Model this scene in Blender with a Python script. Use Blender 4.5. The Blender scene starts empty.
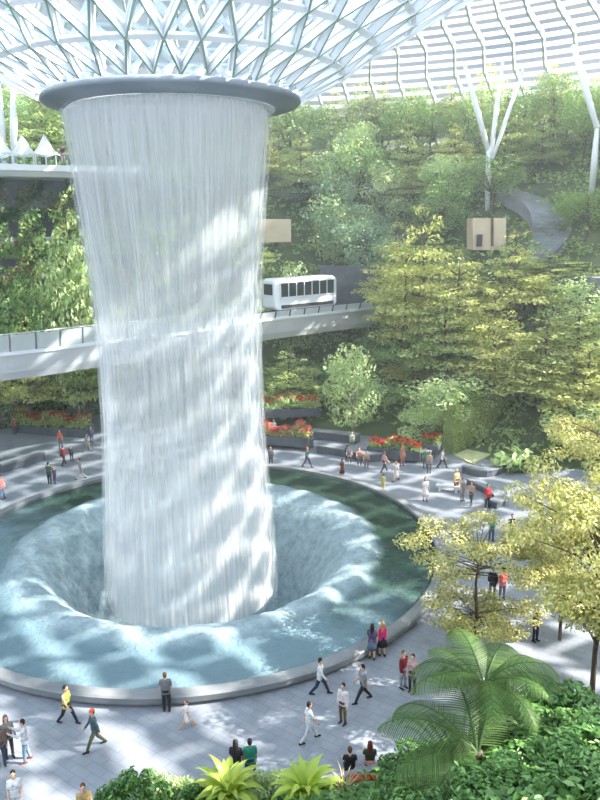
import bpy, bmesh, math, random
import numpy as np
from mathutils import Matrix, Vector, Euler
random.seed(7); rng = np.random.default_rng(7)
PI = math.pi
MIST = .0036
C = bpy.context.scene.collection
SC = bpy.context.scene
# ------------------------------------------------------------------ camera (solved from the photograph)
F_PX, PITCH, ROLL, CAM_H = 727.0, 0.2382, -0.0128, 19.17
CX, CY = -6.46, 40.9                       # axis of pool and waterfall
cam = bpy.data.cameras.new('camera'); co = bpy.data.objects.new('camera', cam); C.objects.link(co)
cam.sensor_fit = 'VERTICAL'; cam.sensor_height = 24; cam.lens = F_PX/800*24; cam.clip_end = 600
co.matrix_world = Matrix.Translation((0,0,CAM_H)) @ Matrix.Rotation(PI/2-PITCH,4,'X') @ Matrix.Rotation(ROLL,4,'Z')
SC.camera = co
def ray(px,py):
    x=(px-300)/F_PX; y=(400-py)/F_PX; c,s=math.cos(ROLL),math.sin(ROLL); x,y=c*x-s*y,s*x+c*y
    return (x, math.cos(PITCH)+y*math.sin(PITCH), -math.sin(PITCH)+y*math.cos(PITCH))
def onz(px,py,z=0.0):
    d=ray(px,py); t=(z-CAM_H)/d[2]; return (d[0]*t,d[1]*t,z)
def atY(px,py,Y):
    d=ray(px,py); t=Y/d[1]; return (d[0]*t,Y,CAM_H+d[2]*t)
def polar(r,a,z=0.0): return (CX+r*math.cos(a),CY+r*math.sin(a),z)
# ------------------------------------------------------------------ materials
def lin(c): return tuple((v/255/12.92 if v/255<=.04045 else ((v/255+.055)/1.055)**2.4) for v in c)+(1,)
def newmat(name):
    m=bpy.data.materials.new(name); m.use_nodes=True; nt=m.node_tree; nt.nodes.clear()
    out=nt.nodes.new('ShaderNodeOutputMaterial'); return m,nt,out
def nd(nt,typ,**kw):
    n=nt.nodes.new(typ)
    for k,v in kw.items(): setattr(n,k,v)
    return n
def mat(name,c1,c2=None,scale=3.0,rough=.6,metal=0.0,spec=.4,detail=4,bump=0.0,coord='Object',stretch=None):
    m,nt,out=newmat(name); b=nd(nt,'ShaderNodeBsdfPrincipled'); nt.links.new(b.outputs[0],out.inputs[0])
    b.inputs['Roughness'].default_value=rough; b.inputs['Metallic'].default_value=metal; b.inputs['Specular IOR Level'].default_value=spec
    c2=c2 or tuple(max(0,v-14) for v in c1)
    tc=nd(nt,'ShaderNodeTexCoord'); nz=nd(nt,'ShaderNodeTexNoise'); nz.inputs['Scale'].default_value=scale; nz.inputs['Detail'].default_value=detail
    if stretch:
        mp=nd(nt,'ShaderNodeMapping'); mp.inputs['Scale'].default_value=stretch; nt.links.new(tc.outputs[coord],mp.inputs[0]); nt.links.new(mp.outputs[0],nz.inputs[0])
    else: nt.links.new(tc.outputs[coord],nz.inputs[0])
    r=nd(nt,'ShaderNodeValToRGB'); r.color_ramp.elements[0].position=.35; r.color_ramp.elements[1].position=.65
    r.color_ramp.elements[0].color=lin(c2); r.color_ramp.elements[1].color=lin(c1)
    nt.links.new(nz.outputs['Fac'],r.inputs[0]); nt.links.new(r.outputs[0],b.inputs['Base Color'])
    if bump:
        bp=nd(nt,'ShaderNodeBump'); bp.inputs['Strength'].default_value=bump; nt.links.new(nz.outputs['Fac'],bp.inputs['Height']); nt.links.new(bp.outputs[0],b.inputs['Normal'])
    return m
def leafmat(name,cols,trans=.35,tint=(1.15,1.2,.6),rough=.5):
    """cols: list of sRGB; every leaf picks one at random; a little gloss and light passing through"""
    m,nt,out=newmat(name); g=nd(nt,'ShaderNodeNewGeometry'); r=nd(nt,'ShaderNodeValToRGB'); el=r.color_ramp.elements
    n=len(cols)
    el[0].position=0; el[0].color=lin(cols[0]); el[1].position=1; el[1].color=lin(cols[-1])
    for i in range(1,n-1):
        e=el.new(i/(n-1)); e.color=lin(cols[i])
    nt.links.new(g.outputs['Random Per Island'],r.inputs[0])
    oi=nd(nt,'ShaderNodeObjectInfo'); hs=nd(nt,'ShaderNodeHueSaturation'); mr=nd(nt,'ShaderNodeMapRange'); mr.inputs[3].default_value=.82; mr.inputs[4].default_value=1.15
    nt.links.new(oi.outputs['Random'],mr.inputs[0]); nt.links.new(mr.outputs[0],hs.inputs['Value']); nt.links.new(r.outputs[0],hs.inputs['Color'])
    b=nd(nt,'ShaderNodeBsdfPrincipled'); b.inputs['Roughness'].default_value=rough; b.inputs['Specular IOR Level'].default_value=.35
    nt.links.new(hs.outputs[0],b.inputs['Base Color'])
    t=nd(nt,'ShaderNodeBsdfTranslucent'); mx=nd(nt,'ShaderNodeMix',data_type='RGBA',blend_type='MULTIPLY'); mx.inputs[0].default_value=1; mx.inputs[7].default_value=(*tint,1)
    nt.links.new(hs.outputs[0],mx.inputs[6]); nt.links.new(mx.outputs[2],t.inputs[0])
    ms=nd(nt,'ShaderNodeMixShader'); ms.inputs[0].default_value=trans; nt.links.new(b.outputs[0],ms.inputs[1]); nt.links.new(t.outputs[0],ms.inputs[2]); nt.links.new(ms.outputs[0],out.inputs[0])
    return m
def glassmat(name,col,clear=.85,rough=.05):
    m,nt,out=newmat(name); t=nd(nt,'ShaderNodeBsdfTransparent'); t.inputs[0].default_value=lin(col)
    g=nd(nt,'ShaderNodeBsdfGlossy'); g.inputs['Roughness'].default_value=rough
    ms=nd(nt,'ShaderNodeMixShader'); ms.inputs[0].default_value=1-clear
    nt.links.new(t.outputs[0],ms.inputs[1]); nt.links.new(g.outputs[0],ms.inputs[2]); nt.links.new(ms.outputs[0],out.inputs[0]); return m
def fritmat(name,col,clear=.4,translucent=.6):
    m,nt,out=newmat(name); t=nd(nt,'ShaderNodeBsdfTransparent'); d=nd(nt,'ShaderNodeBsdfDiffuse'); d.inputs[0].default_value=lin(col)
    l=nd(nt,'ShaderNodeBsdfTranslucent'); l.inputs[0].default_value=lin(col)
    a=nd(nt,'ShaderNodeMixShader'); a.inputs[0].default_value=translucent; nt.links.new(d.outputs[0],a.inputs[1]); nt.links.new(l.outputs[0],a.inputs[2])
    ms=nd(nt,'ShaderNodeMixShader'); ms.inputs[0].default_value=1-clear; nt.links.new(t.outputs[0],ms.inputs[1]); nt.links.new(a.outputs[0],ms.inputs[2]); nt.links.new(ms.outputs[0],out.inputs[0]); return m
M={}
M['white_steel']=mat('white_steel',(232,235,238),(222,226,230),.5,.35)
M['green_edge']=mat('green_edge',(150,174,160),(128,156,142),.6,.3)
M['shade_toned_top']=mat('shade_toned_top',(104,116,130),(92,104,118),.5,.5)  # shade painted on the funnel bar tops, tones down direct sun
M['rib_edge']=mat('rib_edge',(186,198,192),(170,184,178),.6,.4)
M['shade']=fritmat('shade',(232,235,238),0,.32)
M['foam']=mat('foam',(226,230,232),(204,210,214),1.2,.5)
M['glass']=glassmat('glass',(232,240,243),.96)
M['rail_glass']=fritmat('rail_glass',(232,236,238),.35,.5)
M['frit']=fritmat('frit',(245,247,250),.3,.7)
M['ring']=mat('ring_metal',(140,148,156),(128,136,146),.4,.4,.2)
M['concrete']=mat('concrete',(205,207,208),(190,193,196),.35,.7)
M['curb']=mat('curb',(134,136,138),(114,117,120),.8,.5)
M['dark_stone']=mat('dark_stone',(92,97,103),(70,75,82),1.2,.7)
M['mid_stone']=mat('mid_stone',(128,133,138),(108,113,120),1.0,.7)
M['soil']=mat('soil',(62,70,48),(40,48,34),.8,.9)
M['hill']=mat('hill_green',(96,112,70),(66,82,54),.35,.9)
M['bark']=mat('bark',(104,90,74),(72,62,52),2.0,.85,stretch=(3,3,.6))
M['pale_bark']=mat('pale_bark',(150,142,128),(118,110,98),2.0,.85,stretch=(3,3,.6))
M['beige']=mat('beige',(216,198,172),(205,186,160),.4,.7)
M['sand']=mat('sand',(196,196,150),(178,180,134),1.5,.9)
M['dark']=mat('dark_metal',(46,50,54),(36,40,44),1.0,.5)
M['window']=mat('window_dark',(52,62,60),(40,48,48),1.0,.1)
M['sail']=fritmat('sail',(238,238,236),.0,.5)
M['red_flower']=leafmat('red_flower',[(196,52,34),(214,78,44),(178,38,34),(222,96,60)],.3,(1.1,.7,.6))
M['pink_flower']=leafmat('pink_flower',[(196,96,96),(214,130,118),(186,70,76),(206,150,120)],.3,(1.1,.8,.7))
M['L_yellow']=leafmat('leaf_layered',[(192,194,120),(210,208,142),(170,180,106),(220,216,156),(150,166,98)])
M['L_olive']=leafmat('leaf_olive',[(172,188,120),(188,198,136),(148,170,104),(200,206,150)])
M['L_mid']=leafmat('leaf_mid',[(136,166,100),(158,184,116),(116,146,90),(174,196,132)])
M['L_under']=leafmat('leaf_under',[(140,164,100),(168,186,120),(116,144,86),(188,200,142)])
M['L_pale']=leafmat('leaf_pale',[(186,206,150),(204,216,168),(164,192,130),(214,222,180)])
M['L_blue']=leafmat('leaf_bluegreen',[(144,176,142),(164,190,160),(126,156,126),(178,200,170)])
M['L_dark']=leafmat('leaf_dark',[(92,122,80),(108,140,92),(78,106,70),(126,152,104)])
M['L_gold']=leafmat('leaf_gold',[(206,198,132),(220,212,154),(184,180,114),(158,160,104),(226,220,174)],.3)
M['L_shrub']=leafmat('leaf_shrub',[(78,116,62),(98,138,74),(62,98,52),(116,156,90),(140,176,112)],.3,rough=.35)
M['L_fern']=leafmat('leaf_fern',[(74,102,50),(90,120,60),(60,86,44),(110,138,72)],.3)
M['L_lime']=leafmat('leaf_lime',[(168,190,84),(188,204,104),(146,174,74)],.4,rough=.35)
M['L_dry']=leafmat('leaf_dry',[(196,176,140),(176,150,120),(206,190,160)],.3)
M['L_hedge']=leafmat('leaf_hedge',[(150,164,92),(166,180,108),(132,150,80),(180,190,120)])
# ------------------------------------------------------------------ object helpers
def link(o,parent=None):
    C.objects.link(o)
    if parent: o.parent=parent
    return o
def tag(o,label=None,cat=None,group=None,kind=None):
    if label: o['label']=label
    if cat: o['category']=cat
    if group: o['group']=group
    if kind: o['kind']=kind
    return o
def empty(name,loc=(0,0,0),rz=0.0,label=None,cat=None,group=None):
    o=bpy.data.objects.new(name,None); o.location=loc; o.rotation_euler=(0,0,rz); o.empty_display_size=.2; link(o); return tag(o,label,cat,group)
def obj(name,me,m=None,parent=None,loc=None,smooth=False):
    if isinstance(me,bmesh.types.BMesh):
        b=me; me=bpy.data.meshes.new(name); bmesh.ops.recalc_face_normals(b,faces=b.faces) ; b.to_mesh(me); b.free()
    if m is not None:
        for mm in (m if isinstance(m,(list,tuple)) else [m]): me.materials.append(mm)
    if smooth:
        for p in me.polygons: p.use_smooth=True
    o=bpy.data.objects.new(name,me); link(o,parent)
    if loc is not None: o.location=loc
    return o
def npmesh(name,verts,faces):
    """verts Nx3, faces KxM (same count of corners)"""
    me=bpy.data.meshes.new(name); verts=np.asarray(verts,np.float32); faces=np.asarray(faces,np.int32); k,n=faces.shape
    me.vertices.add(len(verts)); me.vertices.foreach_set('co',verts.ravel())
    me.loops.add(k*n); me.loops.foreach_set('vertex_index',faces.ravel())
    me.polygons.add(k); me.polygons.foreach_set('loop_start',np.arange(0,k*n,n,dtype=np.int32)); 
    me.update(calc_edges=True); return me
def box(bm,c,s,rz=0.0,mi=0,rot=None):
    m=Matrix.Translation(c)@(rot if rot is not None else Matrix.Rotation(rz,4,'Z'))@Matrix.Diagonal((*s,1))
    r=bmesh.ops.create_cube(bm,size=1,matrix=m)
    for f in {f for v in r['verts'] for f in v.link_faces}: f.material_index=mi
    return r['verts']
def tube(bm,pts,rad,seg=8,cap=True,mi=0):
    pts=[Vector(p) for p in pts]; rad=rad if isinstance(rad,(list,tuple)) else [rad]*len(pts); rings=[]; n0=None
    for i,p in enumerate(pts):
        t=(pts[min(i+1,len(pts)-1)]-pts[max(i-1,0)]).normalized()
        if n0 is None: n0=t.orthogonal().normalized()
        n0=(n0-t*n0.dot(t)).normalized(); b=t.cross(n0)
        rings.append([bm.verts.new(p+(n0*math.cos(2*PI*k/seg)+b*math.sin(2*PI*k/seg))*rad[i]) for k in range(seg)])
    for a,b in zip(rings,rings[1:]):
        for k in range(seg):
            f=bm.faces.new((a[k],a[(k+1)%seg],b[(k+1)%seg],b[k])); f.material_index=mi
    if cap:
        for r in (rings[0],rings[-1]):
            f=bm.faces.new(r); f.material_index=mi
def bar(bm,a,b,w,h,up=Vector((0,0,1)),mi=0,mi_low=None,mi_top=None):
    """rectangular bar from a to b; width w, depth h along 'up'; the face on the -up side may take another material"""
    a,b=Vector(a),Vector(b); t=(b-a).normalized(); s=t.cross(up).normalized(); u=s.cross(t).normalized()
    vs=[]
    for p in (a,b):
        for sx,sz in ((-1,-1),(1,-1),(1,1),(-1,1)): vs.append(bm.verts.new(p+s*(sx*w/2)+u*(sz*h/2)))
    for q,low in (((0,1,5,4),1),((1,2,6,5),0),((2,3,7,6),0),((3,0,4,7),0),((3,2,1,0),0),((4,5,6,7),0)):
        f=bm.faces.new([vs[i] for i in q]); f.material_index=mi_low if (low and mi_low is not None) else mi_top if (q==(2,3,7,6) and mi_top is not None) else mi
def lathe(bm,prof,n=96,a0=0.0,a1=2*PI,cx=0.0,cy=0.0,mi=0,uv=False):
    full=abs(a1-a0-2*PI)<1e-6; m=n if full else n+1
    g=[[bm.verts.new((cx+r*math.cos(a0+(a1-a0)*k/n),cy+r*math.sin(a0+(a1-a0)*k/n),z)) for k in range(m)] for r,z in prof]
    for i in range(len(prof)-1):
        for k in range(n):
            k2=(k+1)%m; f=bm.faces.new((g[i][k],g[i][k2],g[i+1][k2],g[i+1][k])); f.material_index=mi
    return g
def sweep(bm,path,prof,mi=0,closed=True):
    """prof: closed polygon of (side offset, z offset); side is to the left of travel"""
    pts=[Vector(p) for p in path]; rings=[]
    for i,p in enumerate(pts):
        t=pts[min(i+1,len(pts)-1)]-pts[max(i-1,0)]; t.z=0; t.normalize(); s=Vector((-t.y,t.x,0))
        rings.append([bm.verts.new(p+s*o+Vector((0,0,z))) for o,z in prof])
    n=len(prof)
    for a,b in zip(rings,rings[1:]):
        for k in range(n if closed else n-1):
            f=bm.faces.new((a[k],a[(k+1)%n],b[(k+1)%n],b[k])); f.material_index=mi
    if closed:
        bm.faces.new(rings[0]); bm.faces.new(rings[-1][::-1])
def arc_path(r,a0,a1,z,n=24): return [polar(r,a0+(a1-a0)*i/n,z) for i in range(n+1)]
def smooth_path(pts,n=8):
    out=[]; P=[Vector(p) for p in pts]
    for i in range(len(P)-1):
        p0=P[max(i-1,0)];p1=P[i];p2=P[i+1];p3=P[min(i+2,len(P)-1)]
        for k in range(n):
            t=k/n; out.append(.5*((2*p1)+(p2-p0)*t+(2*p0-5*p1+4*p2-p3)*t*t+(3*p1-p0-3*p2+p3)*t**3))
    out.append(P[-1]); return out
# ------------------------------------------------------------------ leaves (numpy)
def unit(v): return v/np.maximum(np.linalg.norm(v,axis=1,keepdims=True),1e-6)
def leaf_arrays(cen,nrm,size,aspect=.5,fold=0.0,r=rng):
    n=len(cen); nrm=unit(nrm); h=r.normal(size=(n,3)); t=unit(h-nrm*(h*nrm).sum(1,keepdims=True)); s=np.cross(nrm,t)
    L=(size if np.ndim(size) else np.full(n,size))[:,None]; L=L*(.7+.6*r.random((n,1))); w=L*aspect
    if fold==0:
        v=np.stack([cen-t*L*.5,cen+s*w*.5-t*L*.05,cen+t*L*.5,cen-s*w*.5-t*L*.05],1).reshape(-1,3); f=np.arange(4*n).reshape(n,4)
        return v,f
    up=nrm*L*fold
    v=np.stack([cen-t*L*.5,cen+s*w*.5-t*L*.12+up,cen+s*w*.36+t*L*.22+up*.8,cen+t*L*.5-up*.6,cen-s*w*.36+t*L*.22+up*.8,cen-s*w*.5-t*L*.12+up],1).reshape(-1,3)
    k=np.arange(n)[:,None]*6; f=np.concatenate([k+np.array([[0,1,2,3]]),k+np.array([[0,3,4,5]])],1).reshape(-1,4)
    return v,f
def in_ellipsoid(n,c,rad,shell=.0,r=rng):
    d=unit(r.normal(size=(n,3))); q=(shell+(1-shell)*r.random((n,1)))**(1/3); return np.asarray(c)+d*q*np.asarray(rad), d
def foliage_mesh(name,blobs,n,size,upbias,aspect=.55,shell=.45,fold=0.0):
    """blobs: list of (centre, radii); n leaves spread by blob area"""
    w=np.array([(b[1][0]*b[1][1]+b[1][0]*b[1][2]) for b in blobs]); w/=w.sum(); cs=[];ns=[]
    for (c,rad),q in zip(blobs,w):
        k=max(3,int(n*q)); p,d=in_ellipsoid(k,c,rad,shell); cs.append(p); nn=d/np.asarray(rad)*max(rad); nn=unit(nn)*.8+rng.normal(size=(k,3))*.45; nn[:,2]+=upbias; ns.append(nn)
    v,f=leaf_arrays(np.concatenate(cs),np.concatenate(ns),size,aspect,fold); return npmesh(name,v,f)
# ------------------------------------------------------------------ tree prototypes (unit = metres, height H)
def proto_layered(H,R,tiers,seed,n=3200):
    global rng; rng=np.random.default_rng(seed); rd=random.Random(seed); blobs=[]; bm=bmesh.new()
    lean=[rd.uniform(-.3,.3),rd.uniform(-.3,.3)]
    tube(bm,[(0,0,-.6),(lean[0]*.4,lean[1]*.4,H*.35),(lean[0],lean[1],H*.7),(lean[0]*.8,lean[1]*.8,H*.97)],[H*.018,H*.014,H*.009,H*.003],7)
    for i in range(tiers):
        q=i/(tiers-1); z=H*(.34+.62*q); rr=R*(1-.72*q**1.3)*rd.uniform(.85,1.1); k=max(3,int(9*(1-q)+3)); o=rd.random()*6.3
        for j in range(k):
            a=o+2*PI*j/k+rd.uniform(-.25,.25); d=rr*rd.uniform(.45,.8)
            c=(lean[0]+d*math.cos(a),lean[1]+d*math.sin(a),z+rd.uniform(-.05,.05)*H)
            blobs.append((c,(rr*rd.uniform(.3,.45),rr*rd.uniform(.3,.45),H*.034)))
            tube(bm,[(lean[0]*.9,lean[1]*.9,z-H*.05),(lean[0]+d*.5*math.cos(a),lean[1]+d*.5*math.sin(a),z-H*.02),(c[0],c[1],c[2]-.05)],[H*.006,H*.004,H*.0015],4)
        blobs.append(((lean[0],lean[1],z+H*.015),(rr*.4,rr*.4,H*.034)))
    return [('foliage',foliage_mesh('foliage',blobs,n,H*.034,1.0,.4,0)),('trunk',bm)]
def proto_round(H,R,seed,n=3400,base=.28,flat=.9,blob=.3,leaf=.03):
    global rng; rng=np.random.default_rng(seed); rd=random.Random(seed); blobs=[]; bm=bmesh.new()
    tube(bm,[(0,0,-.6),(.05*H*rd.uniform(-1,1),.03*H,H*.3),(0,0,H*.6),(0,0,H*.8)],[H*.02,H*.016,H*.009,H*.003],7)
    cz=H*(base+(1-base)*.5); rz=H*(1-base)*.5
    for i in range(26):
        d=unit(rng.normal(size=(1,3)))[0]; q=rd.uniform(.55,.85); c=(d[0]*R*q,d[1]*R*q,cz+d[2]*rz*q); b=R*blob*rd.uniform(.7,1.25)
        blobs.append((c,(b,b,b*flat)))
        if i%2==0: tube(bm,[(0,0,H*.35),(c[0]*.5,c[1]*.5,(H*.35+c[2])*.5),c],[H*.008,H*.005,H*.0015],4)
    blobs.append(((0,0,cz),(R*.55,R*.55,rz*.6)))
    return [('foliage',foliage_mesh('foliage',blobs,n,H*leaf,.45,.55,.5)),('trunk',bm)]
def proto_sparse(H,R,seed,n=3200,leaf=.16,base=.4):
    """airy golden tree: small pads of leaves on fine branches in loose layers"""
    global rng; rng=np.random.default_rng(seed); rd=random.Random(seed); blobs=[]; bm=bmesh.new()
    tube(bm,[(0,0,-.4),(.1,.05,H*.3),(-.1,0,H*.6),(.05,0,H*.9)],[H*.017,H*.014,H*.009,H*.003],8)
    for i in range(84):
        q=rd.choice((.05,.15,.26,.8,.92) if seed==51 else (.1,.22,.55,.68,.85))+rd.uniform(-.07,.1); z=H*(base+(1-base)*q); rr=R*math.sin(PI*min(1,.22+.78*(1-q)))**.6*rd.uniform(.3,1); a=rd.random()*6.283
        c=(rr*math.cos(a),rr*math.sin(a),z); b=R*rd.uniform(.13,.25); blobs.append((c,(b,b,b*.42)))
        tube(bm,[(0,0,z-H*.12),(c[0]*.5,c[1]*.5,z-H*.05),c],[H*.005,H*.003,H*.001],4)
    return [('foliage',foliage_mesh('foliage',blobs,n,leaf,.6,.5,0,.08)),('trunk',bm)]
def make_proto(parts,fm,tm):
    out=[]
    for nme,me in parts:
        if isinstance(me,bmesh.types.BMesh):
            b=me; me=bpy.data.meshes.new(nme); b.to_mesh(me); b.free()
            for p in me.polygons: p.use_smooth=True
        me.materials.append(fm if nme=='foliage' else tm); out.append((nme,me))
    return out
PROTO={
 'layered':[(make_proto(proto_layered(10,4.2,6,s,5200),M['L_yellow'],M['bark']),10,4.2) for s in (1,2,3)],
 'olive':[(make_proto(proto_layered(10,3.6,7,s,5000),M['L_olive'],M['bark']),10,3.6) for s in (4,5)],
 'round':[(make_proto(proto_round(10,4,s),M['L_mid'],M['bark']),10,4) for s in (11,12,13)],
 'pale':[(make_proto(proto_round(10,4.3,s,3600,.02,.8,.3,.036),M['L_pale'],M['pale_bark']),10,4.3) for s in (21,22)],
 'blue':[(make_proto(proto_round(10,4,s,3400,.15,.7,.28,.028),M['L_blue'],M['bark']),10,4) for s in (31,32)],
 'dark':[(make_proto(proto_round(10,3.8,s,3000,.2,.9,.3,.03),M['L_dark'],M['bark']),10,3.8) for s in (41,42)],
 'gold':[(make_proto(proto_sparse(7,3.9,s,(14000,15000)[s==51],.16,(.42,.2)[s==51]),M['L_gold'],M['bark']),7,3.9) for s in (51,52)],
}
TREE_N={'layered':'layered_tree','olive':'layered_tree','round':'broadleaf_tree','pale':'broadleaf_tree','blue':'broadleaf_tree','dark':'evergreen_tree','gold':'airy_tree'}
def place_tree(kind,loc,h,w,label,group=None,var=None,rz=None):
    ps=PROTO[kind]; parts,H,R=ps[(random.randrange(len(ps)) if var is None else var)%len(ps)]
    r=empty(TREE_N[kind],loc,random.uniform(0,6.28) if rz is None else rz,label,'tree',group); r.scale=(w/(2*R),w/(2*R),h/H)
    for nme,me in parts: link(bpy.data.objects.new(nme,me),r)
    return r
# ------------------------------------------------------------------ terrain
PROF=[(10,[(33,0),(38,3),(48,10),(60,20),(76,30)]),(25,[(32,0),(37,4),(47,12),(58,21),(76,31)]),(58,[(27,0),(29.5,.8),(37,5),(44,11),(50,16.5),(58,23),(66,28),(76,31)]),
 (80,[(27,0),(29.5,.7),(40,2.5),(46,6),(52,11),(57,17),(62,23),(68,28),(76,31)]),(97,[(29,0),(33,.8),(40,5),(44,15),(48,21),(56,25),(76,31)]),(112,[(35,-.1),(36,0),(38,6),(41,23.5),(46,24.5),(60,28),(76,31)]),(175,[(35,-.1),(36,0),(38,6),(41,23.5),(46,24.5),(60,28),(76,31)])]
def prof_h(p,r):
    if r<=p[0][0]: return -.06
    for (r0,z0),(r1,z1) in zip(p,p[1:]):
        if r<=r1: return z0+(z1-z0)*(r-r0)/(r1-r0)
    return p[-1][1]
def hill(x,y):
    r=math.hypot(x-CX,y-CY); a=math.degrees(math.atan2(y-CY,x-CX)); a=min(max(a,10),175)
    for (a0,p0),(a1,p1) in zip(PROF,PROF[1:]):
        if a<=a1:
            t=(a-a0)/(a1-a0); z=prof_h(p0,r)*(1-t)+prof_h(p1,r)*t; break
    if z>3:
        s=2.6; k=math.floor(z/s); fr=z/s-k; z=(z+s*(k+min(1,max(0,(fr-.55)/.3))))*.5
    return z
def onhill(px,py,up=0.0):
    d=ray(px,py); t=20.0
    while t<140:
        x,y,z=d[0]*t,d[1]*t,CAM_H+d[2]*t
        if z<hill(x,y)+up: return (x,y,hill(x,y)+up)
        t+=.1
    return (x,y,z)
bm=bmesh.new(); g=[]
NA,NR=120,70
for i in range(NR+1):
    r=26.5+(77-26.5)*i/NR; g.append([])
    for k in range(NA+1):
        a=math.radians(2+176*k/NA); x,y,_=polar(r,a); g[-1].append(bm.verts.new((x,y,hill(x,y))))
for i in range(NR):
    for k in range(NA): bm.faces.new((g[i][k],g[i+1][k],g[i+1][k+1],g[i][k+1]))
tag(obj('terrain',bm,M['hill'],smooth=True),kind='structure')
# undergrowth that covers the slope: nobody could count it
rng=np.random.default_rng(90); pts=[];sz=[]
while len(pts)<60000:
    r=math.sqrt(random.uniform(28.5**2,72**2)); a=math.radians(random.uniform(6,172)); x,y,_=polar(r,a); z=hill(x,y)
    if z<.25: continue
    b=random.uniform(.3,1.3)
    for _ in range(5):
        pts.append((x+random.gauss(0,.45),y+random.gauss(0,.45),z+random.uniform(.05,b))); sz.append(random.uniform(.35,.75))
pts=np.array(pts); nn=rng.normal(size=(len(pts),3))*.5; nn[:,2]+=.7; nn[:,1]-=.3
v,f=leaf_arrays(pts,nn,np.array(sz),.5); me=npmesh('undergrowth',v,f)
tag(obj('undergrowth',me,M['L_under']),'low mixed undergrowth covering the terraced valley slope','undergrowth',kind='stuff')
# ------------------------------------------------------------------ plaza floor
m,nt,out=newmat('plaza_paving'); b=nd(nt,'ShaderNodeBsdfPrincipled'); nt.links.new(b.outputs[0],out.inputs[0]); b.inputs['Roughness'].default_value=.55
tc=nd(nt,'ShaderNodeTexCoord'); mp=nd(nt,'ShaderNodeMapping'); mp.inputs['Rotation'].default_value=(0,0,.6); nt.links.new(tc.outputs['Object'],mp.inputs[0])
br=nd(nt,'ShaderNodeTexBrick'); br.inputs['Scale'].default_value=.62; br.inputs['Mortar Size'].default_value=.012; br.inputs['Color1'].default_value=lin((138,143,152)); br.inputs['Color2'].default_value=lin((130,135,145)); br.inputs['Mortar'].default_value=lin((122,127,137)); br.inputs['Bias'].default_value=-.2
nt.links.new(mp.outputs[0],br.inputs[0]); nz=nd(nt,'ShaderNodeTexNoise'); nz.inputs['Scale'].default_value=.9; nz.inputs['Detail'].default_value=6; nt.links.new(tc.outputs['Object'],nz.inputs[0])
mr=nd(nt,'ShaderNodeMapRange'); mr.inputs[1].default_value=.3; mr.inputs[2].default_value=.7; mr.inputs[3].default_value=.8; mr.inputs[4].default_value=1.1; nt.links.new(nz.outputs['Fac'],mr.inputs[0])
hs=nd(nt,'ShaderNodeHueSaturation'); nt.links.new(br.outputs[0],hs.inputs['Color']); nt.links.new(mr.outputs[0],hs.inputs['Value']); nt.links.new(hs.outputs[0],b.inputs['Base Color'])
M['plaza']=m
bm=bmesh.new(); lathe(bm,[(14.6,0),(20,0),(30,0),(45,0),(60,0),(77,0)],128,cx=CX,cy=CY)
tag(obj('floor',bm,M['plaza']),kind='structure')
# ------------------------------------------------------------------ pool
pool=empty('fountain_pool',(CX,CY,0),0,'large round pool with grey stone curb and pale blue whirlpool ring','pool')
bm=bmesh.new(); lathe(bm,[(14.42,.1),(14.42,.5),(14.5,.54),(14.98,.54),(15.06,.48),(15.02,.2),(14.82,.16),(14.82,-.05)],160); obj('curb',bm,M['curb'],pool,smooth=False)
# water surface: calm outer ring, a raised foamy roll, and the throat the fall drops into
m,nt,out=newmat('pool_water'); b=nd(nt,'ShaderNodeBsdfPrincipled'); nt.links.new(b.outputs[0],out.inputs[0]); b.inputs['Roughness'].default_value=.13; b.inputs['IOR'].default_value=1.33; b.inputs['Specular IOR Level'].default_value=.3
tc=nd(nt,'ShaderNodeTexCoord'); sx=nd(nt,'ShaderNodeSeparateXYZ'); nt.links.new(tc.outputs['Object'],sx.inputs[0])
ln=nd(nt,'ShaderNodeVectorMath',operation='MULTIPLY'); ln.inputs[1].default_value=(1,1,0); nt.links.new(tc.outputs['Object'],ln.inputs[0])
le=nd(nt,'ShaderNodeVectorMath',operation='LENGTH'); nt.links.new(ln.outputs[0],le.inputs[0])
n1=nd(nt,'ShaderNodeTexNoise'); n1.inputs['Scale'].default_value=.45; n1.inputs['Detail'].default_value=5; nt.links.new(tc.outputs['Object'],n1.inputs[0])
n2=nd(nt,'ShaderNodeTexNoise'); n2.inputs['Scale'].default_value=3.2; n2.inputs['Detail'].default_value=6; n2.inputs['Roughness'].default_value=.7; nt.links.new(tc.outputs['Object'],n2.inputs[0])
# painted reflections: dark green of trees far and right, bluer near
refl=nd(nt,'ShaderNodeMath',operation='MULTIPLY_ADD'); refl.inputs[1].default_value=.045; refl.inputs[2].default_value=.30; nt.links.new(sx.outputs[1],refl.inputs[0])
dx=nd(nt,'ShaderNodeMath',operation='MULTIPLY_ADD'); dx.inputs[1].default_value=.022; nt.links.new(sx.outputs[0],dx.inputs[0]); nt.links.new(refl.outputs[0],dx.inputs[2])
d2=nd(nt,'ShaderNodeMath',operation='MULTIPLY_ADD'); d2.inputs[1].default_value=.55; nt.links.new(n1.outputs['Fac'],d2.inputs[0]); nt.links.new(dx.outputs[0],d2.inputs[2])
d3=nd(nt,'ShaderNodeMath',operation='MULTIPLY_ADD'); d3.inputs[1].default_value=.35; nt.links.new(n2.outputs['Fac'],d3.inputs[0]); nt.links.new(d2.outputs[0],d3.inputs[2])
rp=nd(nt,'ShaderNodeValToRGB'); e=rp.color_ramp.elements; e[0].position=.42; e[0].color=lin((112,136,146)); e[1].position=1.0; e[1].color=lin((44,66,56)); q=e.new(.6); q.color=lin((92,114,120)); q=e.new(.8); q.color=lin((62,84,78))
nt.links.new(d3.outputs[0],rp.inputs[0])
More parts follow.
